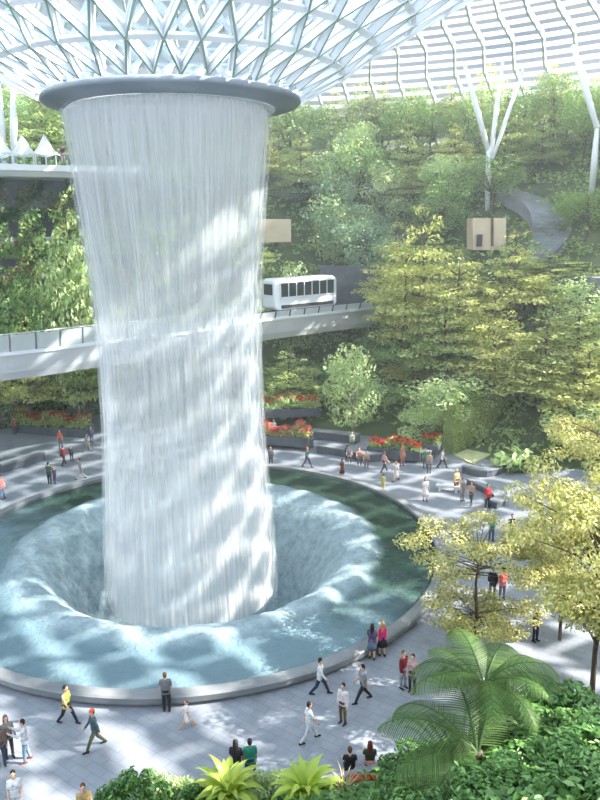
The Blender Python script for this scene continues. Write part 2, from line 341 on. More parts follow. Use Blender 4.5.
# foam colour on the roll and throat
rf=nd(nt,'ShaderNodeValToRGB'); rf.color_ramp.elements[0].position=.36; rf.color_ramp.elements[0].color=lin((132,152,158)); rf.color_ramp.elements[1].position=.62; rf.color_ramp.elements[1].color=lin((172,190,198))
n3=nd(nt,'ShaderNodeTexNoise'); n3.inputs['Scale'].default_value=1.6; n3.inputs['Detail'].default_value=8; n3.inputs['Roughness'].default_value=.75; nt.links.new(tc.outputs['Object'],n3.inputs[0]); nt.links.new(n3.outputs['Fac'],rf.inputs[0])
fm_=nd(nt,'ShaderNodeMath',operation='MULTIPLY_ADD'); fm_.inputs[1].default_value=.8; nt.links.new(n1.outputs['Fac'],fm_.inputs[0]); nt.links.new(le.outputs['Value'],fm_.inputs[2])
f1=nd(nt,'ShaderNodeMapRange',interpolation_type='SMOOTHSTEP'); f1.inputs[1].default_value=11.9; f1.inputs[2].default_value=10.6; nt.links.new(fm_.outputs[0],f1.inputs[0])
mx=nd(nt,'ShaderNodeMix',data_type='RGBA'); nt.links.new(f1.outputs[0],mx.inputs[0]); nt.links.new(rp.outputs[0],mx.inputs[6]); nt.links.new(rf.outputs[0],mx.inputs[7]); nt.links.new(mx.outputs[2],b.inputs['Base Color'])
rr=nd(nt,'ShaderNodeMapRange'); rr.inputs[3].default_value=.1; rr.inputs[4].default_value=.5; nt.links.new(f1.outputs[0],rr.inputs[0]); nt.links.new(rr.outputs[0],b.inputs['Roughness'])
bp=nd(nt,'ShaderNodeBump'); bp.inputs['Strength'].default_value=.8; bp.inputs['Distance'].default_value=.2; nt.links.new(n2.outputs['Fac'],bp.inputs['Height']); nt.links.new(bp.outputs[0],b.inputs['Normal'])
M['water']=m
prof=[(14.45,.30)]+[(14-.4*i,.30) for i in range(6)]+[(11.7,.30),(11.35,.30),(11.05,.36),(10.75,.46),(10.45,.52),(10.15,.53),(9.8,.48),(9.4,.33),(8.9,.02),(8.4,-.45),(7.9,-1.1),(7.4,-1.9),(6.9,-2.9),(6.5,-4),(6.2,-5.2),(6.0,-7),(0,-7.2)]
bm=bmesh.new(); gr=lathe(bm,prof,200)
for i,row in enumerate(gr):
    for k,vv in enumerate(row):
        a=2*PI*k/200; rr_=prof[i][0]
        if 8<rr_<11.8: vv.co.z+=.05*math.sin(23*a+rr_*3)+.04*math.sin(41*a-rr_*5)
        elif rr_>=11.8: vv.co.z+=.025*math.sin(rr_*7+2*math.sin(5*a))
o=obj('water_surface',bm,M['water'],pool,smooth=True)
# ------------------------------------------------------------------ waterfall
def fallmat(name,su,sv,lo,hi,amax,tilt):
    m,nt,out=newmat(name); uv=nd(nt,'ShaderNodeUVMap'); mp=nd(nt,'ShaderNodeMapping'); mp.inputs['Scale'].default_value=(su,sv,1); nt.links.new(uv.outputs[0],mp.inputs[0])
    n1=nd(nt,'ShaderNodeTexNoise'); n1.inputs['Scale'].default_value=1; n1.inputs['Detail'].default_value=5; n1.inputs['Roughness'].default_value=.62; nt.links.new(mp.outputs[0],n1.inputs[0])
    mp2=nd(nt,'ShaderNodeMapping'); mp2.inputs['Scale'].default_value=(su*.16,sv*.5,1); mp2.inputs['Location'].default_value=(3,7,0); nt.links.new(uv.outputs[0],mp2.inputs[0])
    n2=nd(nt,'ShaderNodeTexNoise'); n2.inputs['Scale'].default_value=1; n2.inputs['Detail'].default_value=2; nt.links.new(mp2.outputs[0],n2.inputs[0])
    ad=nd(nt,'ShaderNodeMath',operation='MULTIPLY_ADD'); ad.inputs[1].default_value=.55; nt.links.new(n2.outputs['Fac'],ad.inputs[0]); nt.links.new(n1.outputs['Fac'],ad.inputs[2])
    sp=nd(nt,'ShaderNodeSeparateXYZ'); nt.links.new(uv.outputs[0],sp.inputs[0])
    cr=nd(nt,'ShaderNodeFloatCurve'); c=cr.mapping.curves[0]
    pts=[(0,tilt[0]),(.15,tilt[1]),(.45,tilt[2]),(.75,tilt[3]),(1,tilt[4])]
    c.points[0].location=pts[0]; c.points[1].location=pts[-1]
    for p in pts[1:-1]: c.points.new(*p)
    cr.mapping.update(); nt.links.new(sp.outputs[1],cr.inputs['Value'])
    a2=nd(nt,'ShaderNodeMath',operation='ADD'); nt.links.new(ad.outputs[0],a2.inputs[0]); nt.links.new(cr.outputs[0],a2.inputs[1])
    mr=nd(nt,'ShaderNodeMapRange',interpolation_type='SMOOTHSTEP'); mr.inputs[1].default_value=lo; mr.inputs[2].default_value=hi; mr.inputs[3].default_value=.06; mr.inputs[4].default_value=amax; nt.links.new(a2.outputs[0],mr.inputs[0])
    d=nd(nt,'ShaderNodeBsdfDiffuse'); d.inputs[0].default_value=lin((230,232,234)); t=nd(nt,'ShaderNodeBsdfTranslucent'); t.inputs[0].default_value=lin((230,232,234))
    a=nd(nt,'ShaderNodeMixShader'); a.inputs[0].default_value=.5; nt.links.new(d.outputs[0],a.inputs[1]); nt.links.new(t.outputs[0],a.inputs[2])
    tr=nd(nt,'ShaderNodeBsdfTransparent'); ms=nd(nt,'ShaderNodeMixShader'); nt.links.new(mr.outputs[0],ms.inputs[0]); nt.links.new(tr.outputs[0],ms.inputs[1]); nt.links.new(a.outputs[0],ms.inputs[2]); nt.links.new(ms.outputs[0],out.inputs[0])
    return m
FALL=[(0.0,25.05,5.1),(.02,24.9,5.3),(.06,24.0,5.3),(.12,22.3,5.12),(.22,19.5,4.85),(.35,16,4.55),(.5,12,4.42),(.65,8,4.5),(.8,4,4.72),(.92,1,4.9),(1,-2.6,5.05)]
def fall_r(t):
    for (a,z0,r0),(b,z1,r1) in zip(FALL,FALL[1:]):
        if t<=b:
            s=(t-a)/(b-a); return z0+(z1-z0)*s, r0+(r1-r0)*s
    return FALL[-1][1:]
def fall_sheet(name,k,jit,seed,parent,m,n=420,rows=46):
    rd=np.random.default_rng(seed); ang=np.linspace(0,2*PI,n+1); base=rd.normal(size=n+1); base=np.convolve(np.r_[base[-6:],base,base[:6]],np.ones(3)/3,'same')[6:-6]; base[-1]=base[0]
    b2=rd.normal(size=n+1); b2[-1]=b2[0]
    V=[];U=[]
    for i in range(rows+1):
        t=i/rows; z,r=fall_r(t); j=jit*min(1,t*3)
        rr_=r*k+base*j+b2*j*.4*math.sin(t*9)
        V.append(np.stack([rr_*np.cos(ang),rr_*np.sin(ang),np.full(n+1,z)],1)); U.append(np.stack([ang/(2*PI),np.full(n+1,t)],1))
    V=np.concatenate(V);U=np.concatenate(U); idx=np.arange((rows+1)*(n+1)).reshape(rows+1,n+1)
    F=np.stack([idx[:-1,:-1],idx[:-1,1:],idx[1:,1:],idx[1:,:-1]],-1).reshape(-1,4); me=npmesh(name,V,F)
    ul=me.uv_layers.new(name='UVMap'); ul.data.foreach_set('uv',U[F.ravel()].astype(np.float32).ravel())
    return obj(name,me,m,parent,smooth=True)
fall=empty('waterfall',(CX-.34,CY,0),0,'tall white column of falling water in the middle of the round pool','waterfall')
fall_sheet('water_sheet',1.0,.05,1,fall,fallmat('fall_outer',190,3.2,.55,1.35,.72,(.75,.14,.06,.14,.34)))
fall_sheet('water_sheet',.94,.07,2,fall,fallmat('fall_inner',120,2.2,.55,1.35,.72,(.7,.12,.06,.16,.38)))
fall_sheet('spray_veil',1.035,.10,3,fall,fallmat('fall_veil',230,6,.9,1.3,.4,(.6,.06,.02,.08,.2)))
bm=bmesh.new(); lathe(bm,[(5.34,25.02),(5.0,25.2),(4.2,25.34),(2,25.4),(.01,25.42)],96); bmesh.ops.translate(bm,vec=(.34,0,0),verts=bm.verts); obj('water_lip',bm,M['foam'],fall,smooth=True)
# ------------------------------------------------------------------ oculus ring
bm=bmesh.new(); lathe(bm,[(5.3,25.55),(6.5,25.62),(6.68,25.52),(6.72,25.38),(6.62,25.27),(5.5,25.06),(5.35,25.04),(5.3,25.1),(5.3,25.55)],128)
ring=obj('oculus_ring',bm,M['ring'],None,(CX,CY,0),smooth=True); tag(ring,'dark grey metal ring at the mouth of the glass funnel above the waterfall','ring')
# ------------------------------------------------------------------ roof shell
RP=[(6.75,26.0),(8.7,26.95),(10.3,28.1),(12.2,29.2),(14.6,30.6),(17.6,32.3),(21.4,34.6),(26,37.9),(32,42.6),(38,44.6),(43,45.2),(48,44.9),(53,43.9),(58,42.3),(62,40.4),(65.5,38.1),(68.5,35.4),(71,32.4),(73,29),(74.5,25),(75.5,20),(76,12),(76.2,-.05)]
NF=37; EDGE=7
def rpt(i,k,n): return Vector(polar(RP[i][0],2*PI*k/n,RP[i][1]))
def rnorm(i,k,n):
    a=RP[max(i-1,0)]; b=RP[min(i+1,len(RP)-1)]; dr,dz=b[0]-a[0],b[1]-a[1]; l=math.hypot(dr,dz); ang=2*PI*k/n
    return Vector((-dz/l*math.cos(ang),-dz/l*math.sin(ang),dr/l))     # outward / upward
glass=bmesh.new(); lathe(glass,RP[:13],148,cx=CX,cy=CY)
ceil=tag(obj('ceiling',glass,M['glass'],smooth=True),kind='structure')
bm=bmesh.new()
for i in range(EDGE+3):                                    # funnel diagrid
    w=.17+.014*i; h=.55+.05*i
    for k in range(NF):
        o=.5*(i%2)
        for s in (.5,-.5): 
            u=(rnorm(i,k+o,NF)+rnorm(i+1,k+o+s,NF)).normalized()
            A,B=rpt(i,k+o,NF),rpt(i+1,k+o+s,NF); bar(bm,A-u*.1,B-u*.1,w*1.6,.2,u,0,None,2); bar(bm,A-u*(.2+h*.3),B-u*(.2+h*.3),w*.55,h*.6,u,0,1)
        if i>0: bar(bm,rpt(i,k+o,NF)-rnorm(i,k+o,NF)*h*.6,rpt(i,k+o+1,NF)-rnorm(i,k+o+1,NF)*h*.6,.3,.16,rnorm(i,k+o+.5,NF),0,None,2)
obj('funnel_lattice',bm,[M['white_steel'],M['green_edge'],M['shade_toned_top']],ceil)
# outer shell: dense sinuous ribs and white slatted shading bands
NO=110; bm=bmesh.new()
for i in range(11,len(RP)-2):
    for k in range(NO):
        o=.09 if i%2 else -.09; o2=-o; u=rnorm(i,k,NO)
        bar(bm,rpt(i,k+o,NO)-u*.42,rpt(i+1,k+o2,NO)-u*.42,.26,.84,u,0,1)
obj('rib_lattice',bm,[M['white_steel'],M['rib_edge']],ceil)
bm=bmesh.new(); 
for i in range(11,len(RP)-2):
    (r0,z0),(r1,z1)=RP[i],RP[i+1]; L=math.hypot(r1-r0,z1-z0); n=max(2,round(L/1.35))
    for j in range(n):
        a=(j+.1)/n; c=(j+.62)/n
        lathe(bm,[(r0+(r1-r0)*a,z0+(z1-z0)*a),(r0+(r1-r0)*c,z0+(z1-z0)*c)],64,math.radians(45),math.radians(280),CX,CY) if r0<50 and False else [lathe(bm,[(r0+(r1-r0)*a,z0+(z1-z0)*a),(r0+(r1-r0)*c,z0+(z1-z0)*c)],n_,math.radians(b0),math.radians(b1),CX,CY) for b0,b1,n_ in ((45,88,16),(124,280,50))]
obj('shading_band',bm,M['shade'],ceil,smooth=True)
# unseen sunny side: diamond blockers added to cast dapples, no bands there
S_=[0.0]
for (a,b) in zip(RP[9:],RP[10:]): S_.append(S_[-1]+math.hypot(b[0]-a[0],b[1]-a[1]))
def rp_at(q):
    q=min(max(q,0),S_[-1]-.01); i=max(j for j in range(len(S_)-1) if S_[j]<=q); t=(q-S_[i])/(S_[i+1]-S_[i]); a,b=RP[9+i],RP[10+i]; return a[0]+(b[0]-a[0])*t,a[1]+(b[1]-a[1])*t
bm=bmesh.new(); row=0; q=0.0
while q<S_[-1]-6:
    r0,_=rp_at(q); n=round(2*PI*r0/3.7)
    for k in range(n):
        a=2*PI*(k+.5*(row%2))/n; aa=(math.degrees(a)+180)%360-180
        if not -80<aa<44: continue
        da=2*PI/n*.5; v=[]
        for (dq,d) in ((-1.2,0),(0,da),(1.2,0),(0,-da)):
            r1,z1=rp_at(q+dq); v.append(bm.verts.new(polar(r1,a+d*.82,z1+.1)))
        bm.faces.new(v)
    q+=1.5; row+=1
obj('dapple_blockers',bm,M['shade'],ceil)
# ------------------------------------------------------------------ roof columns
def column(name,limbs,label,group=None):
    r=empty(name,limbs[0][0],0,label,'column',group)
    for a,b,w in limbs:
        bm=bmesh.new(); A=Vector(a)-Vector(limbs[0][0]); B=Vector(b)-Vector(limbs[0][0]); mid=(A+B)/2
        tube(bm,[A,mid,B],[w*.8,w,w*.6],12); obj('limb',bm,M['white_steel'],r,smooth=True)
    return r
def grounded(p,dz=-.5): return (p[0],p[1],hill(p[0],p[1])+dz)
b0=atY(489,178,88)
column('branching_column',[(grounded(b0),atY(488,150,88),.34),(atY(488,150,88),atY(464,62,90),.34),(atY(490,160,88),atY(503,60,91),.3),(atY(492,160,88),atY(523,70,91),.26)],'white branching roof column with three splayed limbs rising from the forest')
column('roof_column',[(grounded(atY(597,128,84)),atY(597,128,84),.38),(atY(597,128,84),atY(573,46,88),.38)],'single leaning white roof column at the edge of the photo above the trees')
for q,(a,b,lab) in enumerate([((4,160,76),(-2,84,74),'white roof column cut by the edge of the photo, behind the upper walkway'),((14,162,76),(13,90,74),'white roof column second from the edge, behind the upper walkway tents')]):
    column('roof_column',[(grounded(atY(*a)),atY(*a),.4),(atY(*a),atY(*b),.36)],lab)
# ------------------------------------------------------------------ sky bridge and train
ZB=9.75
BP=[onz(-110,367,ZB),onz(-50,361,ZB),onz(0,355,ZB),onz(50,349.5,ZB),onz(100,343,ZB),(-10.2,64.6,ZB),(-4.2,72.0,ZB),(2.8,78.0,ZB),(8.8,82.3,ZB),(15.5,86.4,ZB)]
BPATH=smooth_path(BP,8)
bridge=empty('footbridge',tuple(BP[4]),0,'white sloping concrete bridge passing behind the waterfall','bridge')
def rel(p,o): return tuple(Vector(p)-Vector(o))
bl=[rel(p,BP[4]) for p in BPATH]
bm=bmesh.new(); sweep(bm,bl,[(0,0),(0,-.12),(.35,-1.5),(.7,-2.15),(4.2,-2.15),(4.7,-1.3),(4.9,0)]); obj('girder',bm,M['concrete'],bridge)
bm=bmesh.new(); sweep(bm,bl,[(-.12,.16),(-.12,-.1),(.18,-.1),(.18,.16)]); obj('edge_beam',bm,M['white_steel'],bridge)
bm=bmesh.new(); sweep(bm,bl,[(.6,.06),(4.4,.06),(4.4,0),(.6,0)]); obj('deck',bm,M['mid_stone'],bridge)
bm=bmesh.new(); sweep(bm,bl,[(1.2,.35),(1.2,.07),(1.5,.07),(1.5,.35)]); sweep(bm,bl,[(3.4,.35),(3.4,.07),(3.7,.07),(3.7,.35)]); obj('guide_rail',bm,M['dark'],bridge)
# balustrade panels every 1.9 m on the near edge
cum=[0.0]
for a,b in zip(bl,bl[1:]): cum.append(cum[-1]+(Vector(b)-Vector(a)).length)
def along(s,off=0.0,z=0.0):
    s=min(max(s,0),cum[-1]-.001); i=max(j for j in range(len(cum)-1) if cum[j]<=s); a,b=Vector(bl[i]),Vector(bl[i+1]); t=(s-cum[i])/(cum[i+1]-cum[i]); d=(b-a).normalized(); n=Vector((-d.y,d.x,0)).normalized()
    p=a+(b-a)*t+n*off; return Vector((p.x,p.y,p.z+z)),d,n
pitch=1.95; S=.4; tS=None; panel=None
while S<cum[-1]-2:
    p,d,n=along(S); p2,_,_=along(S+pitch); w=p+Vector(BP[4])
    tall = w.x<-9
    hgt=1.45 if tall else .8
    bm=bmesh.new(); bar(bm,p+n*.02+Vector((0,0,.1)),p-n*.22+Vector((0,0,hgt+.05)),.09,.12,n,0); obj('post',bm,M['dark'] if not tall else M['mid_stone'],bridge)
    bm=bmesh.new(); A,B=p+(p2-p)*.03,p2-(p2-p)*.03
    vs=[A+Vector((0,0,.2)),B+Vector((0,0,.2)),B-n*.2+Vector((0,0,hgt)),A-n*.2+Vector((0,0,hgt))]; back=[v+n*.03 for v in vs]
    vv=[bm.verts.new(v) for v in vs+back]
    for q in ((0,1,2,3),(7,6,5,4),(0,4,5,1),(1,5,6,2),(2,6,7,3),(3,7,4,0)): bm.faces.new([vv[i] for i in q])
    obj('glass_panel',bm,M['rail_glass'],bridge); S+=pitch
bm=bmesh.new(); sweep(bm,bl,[(4.75,.9),(4.75,.82),(4.85,.82),(4.85,.9)]); obj('handrail',bm,M['white_steel'],bridge)
for px in (392,):
    pass
piers=[(30,.42),(76,.5)]
for s in (31,):
    p,d,n=along(s,2.4,-2.1); w=p+Vector(BP[4]); bm=bmesh.new(); tube(bm,[p,(p.x,p.y,p.z-w.z+hill(w.x,w.y)-.3)],[.55,.45],16); obj('pier',bm,M['concrete'],bridge,smooth=True)
# train: white people mover on the bridge
pA=Vector(onz(256,314,ZB)); pB=Vector(onz(326,308,ZB))
best=lambda P:min(range(len(BPATH)),key=lambda i:(Vector(BPATH[i])-P).length)
sA=cum[best(pA)]; sB=cum[best(pB)]; pm,dm,nm=along((sA+sB)/2,2.45,.36); TL=max(8.5,min(12,sB-sA))
train=empty('people_mover_train',tuple(pm+Vector(BP[4])),math.atan2(dm.y,dm.x),'short white driverless train with dark windows crossing the bridge','train')
def rbox(L,W,z0,z1,r,ends=.6,seg=5):
    """long rounded body along X with bowed ends"""
    bm=bmesh.new(); prof=[]
    for cx_,cz_,a0 in ((W/2-r,z1-r,0),(-W/2+r,z1-r,PI/2),(-W/2+r*.5,z0+r*.5,PI),(W/2-r*.5,z0+r*.5,1.5*PI)):
        rr_=r if cz_>z0+r else r*.5
        for i in range(seg+1): a=a0+PI/2*i/seg; prof.append((cx_+rr_*math.cos(a),cz_+rr_*math.sin(a)))
    xs=[(-L/2,.78),(-L/2+.12,.9),(-L/2+.45,1),(L/2-.45,1),(L/2-.12,.9),(L/2,.78)]; cz=(z0+z1)/2; R=[]
    for x,k in xs: R.append([bm.verts.new((x,y*k,cz+(z-cz)*k)) for y,z in prof])
    n=len(prof)
    for a,b in zip(R,R[1:]):
        for k in range(n): bm.faces.new((a[k],a[(k+1)%n],b[(k+1)%n],b[k]))
    bm.faces.new(R[0][::-1]); bm.faces.new(R[-1]); return bm
obj('body',rbox(TL,2.6,.25,3.5,.5),M['white_steel'],train,smooth=False)
for s in (-1,1):
    bm=bmesh.new(); box(bm,(0,s*1.3,2.35),(TL-1.1,.08,1.5)); w=obj('side_window',bm,M['window'],train)
    bm=bmesh.new(); n=7
    for i in range(n+1): box(bm,(-(TL-1.2)/2+(TL-1.2)*i/n,s*1.35,2.35),(.1,.06,1.55))
    box(bm,(0,s*1.35,1.6),(TL-1.0,.06,.1)); box(bm,(0,s*1.35,3.12),(TL-1.0,.06,.1)); obj('window_frame',bm,M['white_steel'],w)
    bm=bmesh.new(); box(bm,(0,s*1.28,.62),(TL-1.4,.12,.34)); obj('skirt',bm,M['dark'],train)
for s in (-1,1):
    bm=bmesh.new(); box(bm,(s*(TL/2-.0),0,2.4),(.06,1.5,1.1)); obj('end_window',bm,M['window'],train)
    bm=bmesh.new(); box(bm,(s*TL*.28,0,.1),(1.6,1.9,.42)); obj('bogie',bm,M['dark'],train)
# ------------------------------------------------------------------ upper walkway with tents (behind the fall, high up)
ZW=24.7
WA=[math.radians(a) for a in (103,152)]
walk=empty('upper_walkway',polar(36,math.radians(120),ZW),0,'white curved walkway deck high above the green terraces beside the ring','walkway')
wo=Vector(walk.location)
bm=bmesh.new(); sweep(bm,[Vector(p)-wo for p in arc_path(35.2,WA[0],WA[1],ZW,40)],[(0,0),(0,-.55),(-.3,-.95),(-4.5,-1.1),(-4.5,0)]); obj('deck',bm,M['concrete'],walk)
bm=bmesh.new(); sweep(bm,[Vector(p)-wo for p in arc_path(35.15,WA[0],WA[1],ZW,40)],[(.2,.1),(.2,-.45),(0,-.45),(0,.1)]); obj('fascia',bm,M['white_steel'],walk)
bm=bmesh.new(); sweep(bm,[Vector(p)-wo for p in arc_path(35.3,WA[0],WA[1],ZW,40)],[(.0,1.1),(.0,.1),(-.04,.1),(-.04,1.1)]); obj('glass_balustrade',bm,M['glass'],walk)
for px,lab in ((24,'white peaked tent on the upper walkway, second from the photo edge'),(46,'white peaked tent on the upper walkway beside the metal ring'),(2,'white peaked tent on the upper walkway cut by the photo edge')):
    p=atY(px,160,71); t=empty('tent_canopy',(p[0],p[1],ZW),.3,lab,'tent','white tents on the upper walkway')
    bm=bmesh.new(); n=24; apex=bm.verts.new((0,0,2.75)); prev=None; rings=[]
    for q,(r,z) in enumerate(((.25,2.35),(.7,1.6),(1.1,1.15),(1.35,.95))):
        rings.append([bm.verts.new((r*math.cos(2*PI*k/n),r*math.sin(2*PI*k/n),z-(.12*q/3)*math.cos(4*2*PI*k/n))) for k in range(n)])
    for k in range(n): bm.faces.new((apex,rings[0][k],rings[0][(k+1)%n]))
    for a,b in zip(rings,rings[1:]):
        for k in range(n): bm.faces.new((a[k],b[k],b[(k+1)%n],a[(k+1)%n]))
    obj('canopy',bm,M['sail'],t,smooth=True)
    bm=bmesh.new(); tube(bm,[(0,0,0),(0,0,2.8)],.05,8); obj('mast',bm,M['white_steel'],t)
    for k in range(4):
        a=PI/4+PI/2*k; bm=bmesh.new(); tube(bm,[(1.25*math.cos(a),1.25*math.sin(a),0),(1.25*math.cos(a),1.25*math.sin(a),1.05)],.035,6); obj('pole',bm,M['white_steel'],t)
# ------------------------------------------------------------------ stacked green terraces left of the fall
def hedge_leaves(name,path,w,h0,h1,n,size,m,parent,seed,hang=0.0):
    global rng; rng=np.random.default_rng(seed); P=np.array([tuple(p) for p in path]); seg=np.linalg.norm(np.diff(P,axis=0),axis=1); c=np.r_[0,np.cumsum(seg)]
    s=rng.random(n)*c[-1]; i=np.clip(np.searchsorted(c,s)-1,0,len(seg)-1); t=((s-c[i])/seg[i])[:,None]; p=P[i]+(P[i+1]-P[i])*t
    d=unit(P[i+1]-P[i]); nrm=np.stack([-d[:,1],d[:,0],0*s],1); p=p+nrm*((rng.random((n,1))-.5)*w)
    bumpy=.75+.35*np.sin(s*1.7+seed)+.2*np.sin(s*4.1); p[:,2]+=h0+(h1-h0)*rng.random(n)*bumpy
    nn=rng.normal(size=(n,3))*.6; nn[:,2]+=.5; v,f=leaf_arrays(p,nn,size,.5); return obj(name,npmesh(name,v,f),m,parent)
LV=['L_mid','L_olive','L_dark','L_mid','L_hedge','L_mid','L_dark']
NAMES=['lowest','second lowest','third from the ground','middle','third from the top','second highest','topmost']
for i in range(7):
    z=.2+3.45*i; r=37.6+.32*i; a0,a1=math.radians(101),math.radians(153)
    t=empty('planted_terrace',polar(r,math.radians(120),z),0,NAMES[i]+' planted terrace with greenery and red flowers on the stacked green wall','planter','planted terraces of the green wall'); o=Vector(t.location)
    pa=[Vector(p)-o for p in arc_path(r-1.5,a0,a1,z,40)]
    bm=bmesh.new(); sweep(bm,pa,[(0,.75),(0,0),(-1.9,0),(-1.9,3.4),(-1.8,3.45),(-1.6,.7)]); obj('planter_box',bm,M['mid_stone'],t)
    hedge_leaves('foliage',[p+Vector((0,0,0)) for p in pa],1.7,-1.2,3.3,8500,.45,M[LV[i]],t,200+i)
    hedge_leaves('blossoms',pa,1.9,-.2,1.9,800 if i!=3 else 300,.26,M['red_flower'],t,300+i)
# ------------------------------------------------------------------ retaining walls, pavilions, paths on the slope
def panel_thing(name,corners,th,m,label,cat,group=None):
    """upright slab: front face given by 4 world corners, thickness th away from the camera"""
    A=[Vector(c) for c in corners]; o=Vector(((A[0].x+A[1].x)/2,(A[0].y+A[1].y)/2,min(a.z for a in A))); n=(A[1]-A[0]).cross(A[2]-A[0]); n.normalize()
    if n.y<0: n=-n
    bm=bmesh.new(); v=[bm.verts.new(a-o) for a in A]+[bm.verts.new(a-o+n*th) for a in A]
    for q in ((0,1,2,3),(7,6,5,4),(0,4,5,1),(1,5,6,2),(2,6,7,3),(3,7,4,0)): bm.faces.new([v[i] for i in q])
    ob=obj(name,bm,m,None,o); tag(ob,label,cat,group); return ob
def wall_on_slope(name,x0,x1,yb,yt,th,m,label,cat):
    Ya=min(onhill(x0+(x1-x0)*k/6,yb)[1] for k in range(7))-1.2
    return panel_thing(name,[atY(x0,yb+7,Ya),atY(x1,yb+7,Ya),atY(x1,yt,Ya),atY(x0,yt,Ya)],th,m,label,cat),Ya
wall_on_slope('retaining_wall',320,382,300,266,.6,M['dark_stone'],'dark grey retaining wall above the bridge beside the train','wall')
pav,PY=wall_on_slope('pavilion',473,506,243,218,3.0,M['beige'],'beige walled pavilion half hidden by trees on the upper slope','pavilion')
po=Vector(pav.location)
bm=bmesh.new(); a=Vector(atY(478,248,PY-.05))-po; box(bm,(a.x+.1,a.y-.05,a.z+.8),(.6,.3,1.3)); obj('doorway',bm,M['dark'],pav)
bm=bmesh.new(); a=Vector(atY(492,246,PY))-po; b_=Vector(atY(492,218,PY))-po; bar(bm,a+Vector((0,-.1,0)),b_+Vector((0,-.1,0)),.25,.2,Vector((0,1,0))); obj('pilaster',bm,M['bark'],pav)
wall_on_slope('garden_wall',255,291,235,219,1.0,M['beige'],'beige garden wall showing beside the edge of the waterfall','wall')
def ribbon(name,pts,w,label,m=None,th=.5):
    P=smooth_path(pts,6); o=Vector(P[0]); bm=bmesh.new(); sweep(bm,[p-o for p in P],[(w/2,.12),(w/2,-th),(-w/2,-th),(-w/2,.12)])
    return tag(obj(name,bm,m or M['mid_stone'],None,o),label,'path')
def hz(px,py,Y,up=.6):
    p=atY(px,py,Y); return p
ribbon('garden_path',[onhill(506,188,.5),onhill(538,204,.5),onhill(552,224,.5),onhill(546,244,.5),onhill(528,262,.5)],4.2,'grey paved path curving down the upper slope above the trees',None,1.5)
ribbon('garden_path',[onhill(546,262,.6),onhill(575,274,.6),onhill(618,280,.6)],3.4,'short grey terrace path by the pale shrubs at the side of the slope',None,1.5)
ribbon('garden_path',[onhill(300,172,1.2),onhill(345,180,1.2),onhill(395,183,1.2)],2.0,'thin grey path between the misty trees beside the ring',None,1.5)
# hedge wall and sand bed at the plaza edge
h0,h1=onz(446,456),onz(516,430)
hedge=empty('hedge',h0,0,'tall clipped green hedge wall behind the pale sand bed','hedge'); o=Vector(h0)
pa=[Vector(h0)-o+(Vector(h1)-Vector(h0))*t for t in (0,.33,.66,1.0)]
for i in range(2):
    global_n=0
hedge_leaves('foliage',[p+Vector((.3,.8,0)) for p in pa],1.5,0,4.6,14000,.26,M['L_hedge'],hedge,77)
bm=bmesh.new(); sweep(bm,[p+Vector((.3,.8,0)) for p in pa],[(.55,3.6),(.55,0),(-.55,0),(-.55,3.6)]); obj('hedge_core',bm,mat('hedge_core',(132,148,84),(112,130,70),3,.9),hedge)
bm=bmesh.new(); A=[onz(454,456),onz(472,465),onz(520,441),onz(513,432)]; o=Vector(A[0]); v=[bm.verts.new(Vector(a)-o+Vector((0,0,.14))) for a in A]; v2=[bm.verts.new(Vector(a)-o) for a in A]
bm.faces.new(v); 
for i in range(4): bm.faces.new((v2[i],v2[(i+1)%4],v[(i+1)%4],v[i]))
tag(obj('sand_bed',bm,M['sand'],None,o),'pale yellow sand bed in front of the tall hedge','sand bed')
# planter seats round the plaza
def seat_wall(pts,h,w,label,m='dark_stone',n=6,group='stone seat walls round the plaza'):
    P=smooth_path(pts,n); o=Vector(P[0]); r=empty('stone_seat_wall',o,0,label,'bench',group)
    bm=bmesh.new(); sweep(bm,[p-o for p in P],[(w/2-.06,h-.09),(w/2-.06,0),(-w/2+.06,0),(-w/2+.06,h-.09)]); obj('base',bm,M[m],r)
    bm=bmesh.new(); sweep(bm,[p-o for p in P],[(w/2,h),(w/2,h-.1),(-w/2,h-.1),(-w/2,h)]); obj('seat_top',bm,M['mid_stone'],r); return r
seat_wall([onz(262,442),onz(285,444),onz(310,449)],.9,1.2,'dark stone seat wall under the pink flowers next to the waterfall')
seat_wall([onz(320,451),onz(345,455),onz(370,460),onz(385,457)],.7,1.3,'low dark curved seat wall where three people sit near the red flowers')
seat_wall([onz(312,438),onz(335,440),onz(358,443)],.8,1.0,'dark stone planter edge behind the curved seat wall')
seat_wall([onz(392,456),onz(410,458),onz(430,461)],.8,1.0,'dark stone wall beneath the round pale tree')
seat_wall([onz(470,484),onz(490,494),onz(500,503),onz(492,508)],.5,.8,'rough dark stone wall beside the man in the red shirt')
seat_wall([onz(464,472),onz(485,476),onz(505,470)],.6,.8,'dark stone wall in front of the broad leaved plant')
seat_wall([onz(532,536),onz(546,545),onz(553,560)],.4,.5,'thin curved stone step nearer the golden tree','dark_stone')
seat_wall([onz(556,538),onz(570,548),onz(577,566)],.4,.5,'thin curved stone step nearer the photo edge','dark_stone')
seat_wall([onz(0,472),onz(22,466),onz(42,459)],.7,.9,'stone seat wall by the group at the shaded side of the plaza')
p=onz(448,491); bw=empty('white_bench',p,-.35,'white slab bench next to the woman in yellow shirt','bench')
bm=bmesh.new(); box(bm,(0,0,.42),(1.7,.6,.12)); obj('slab',bm,M['concrete'],bw)
for s in (-.6,.6):
    bm=bmesh.new(); box(bm,(s,0,.18),(.18,.5,.36)); obj('foot',bm,M['concrete'],bw)
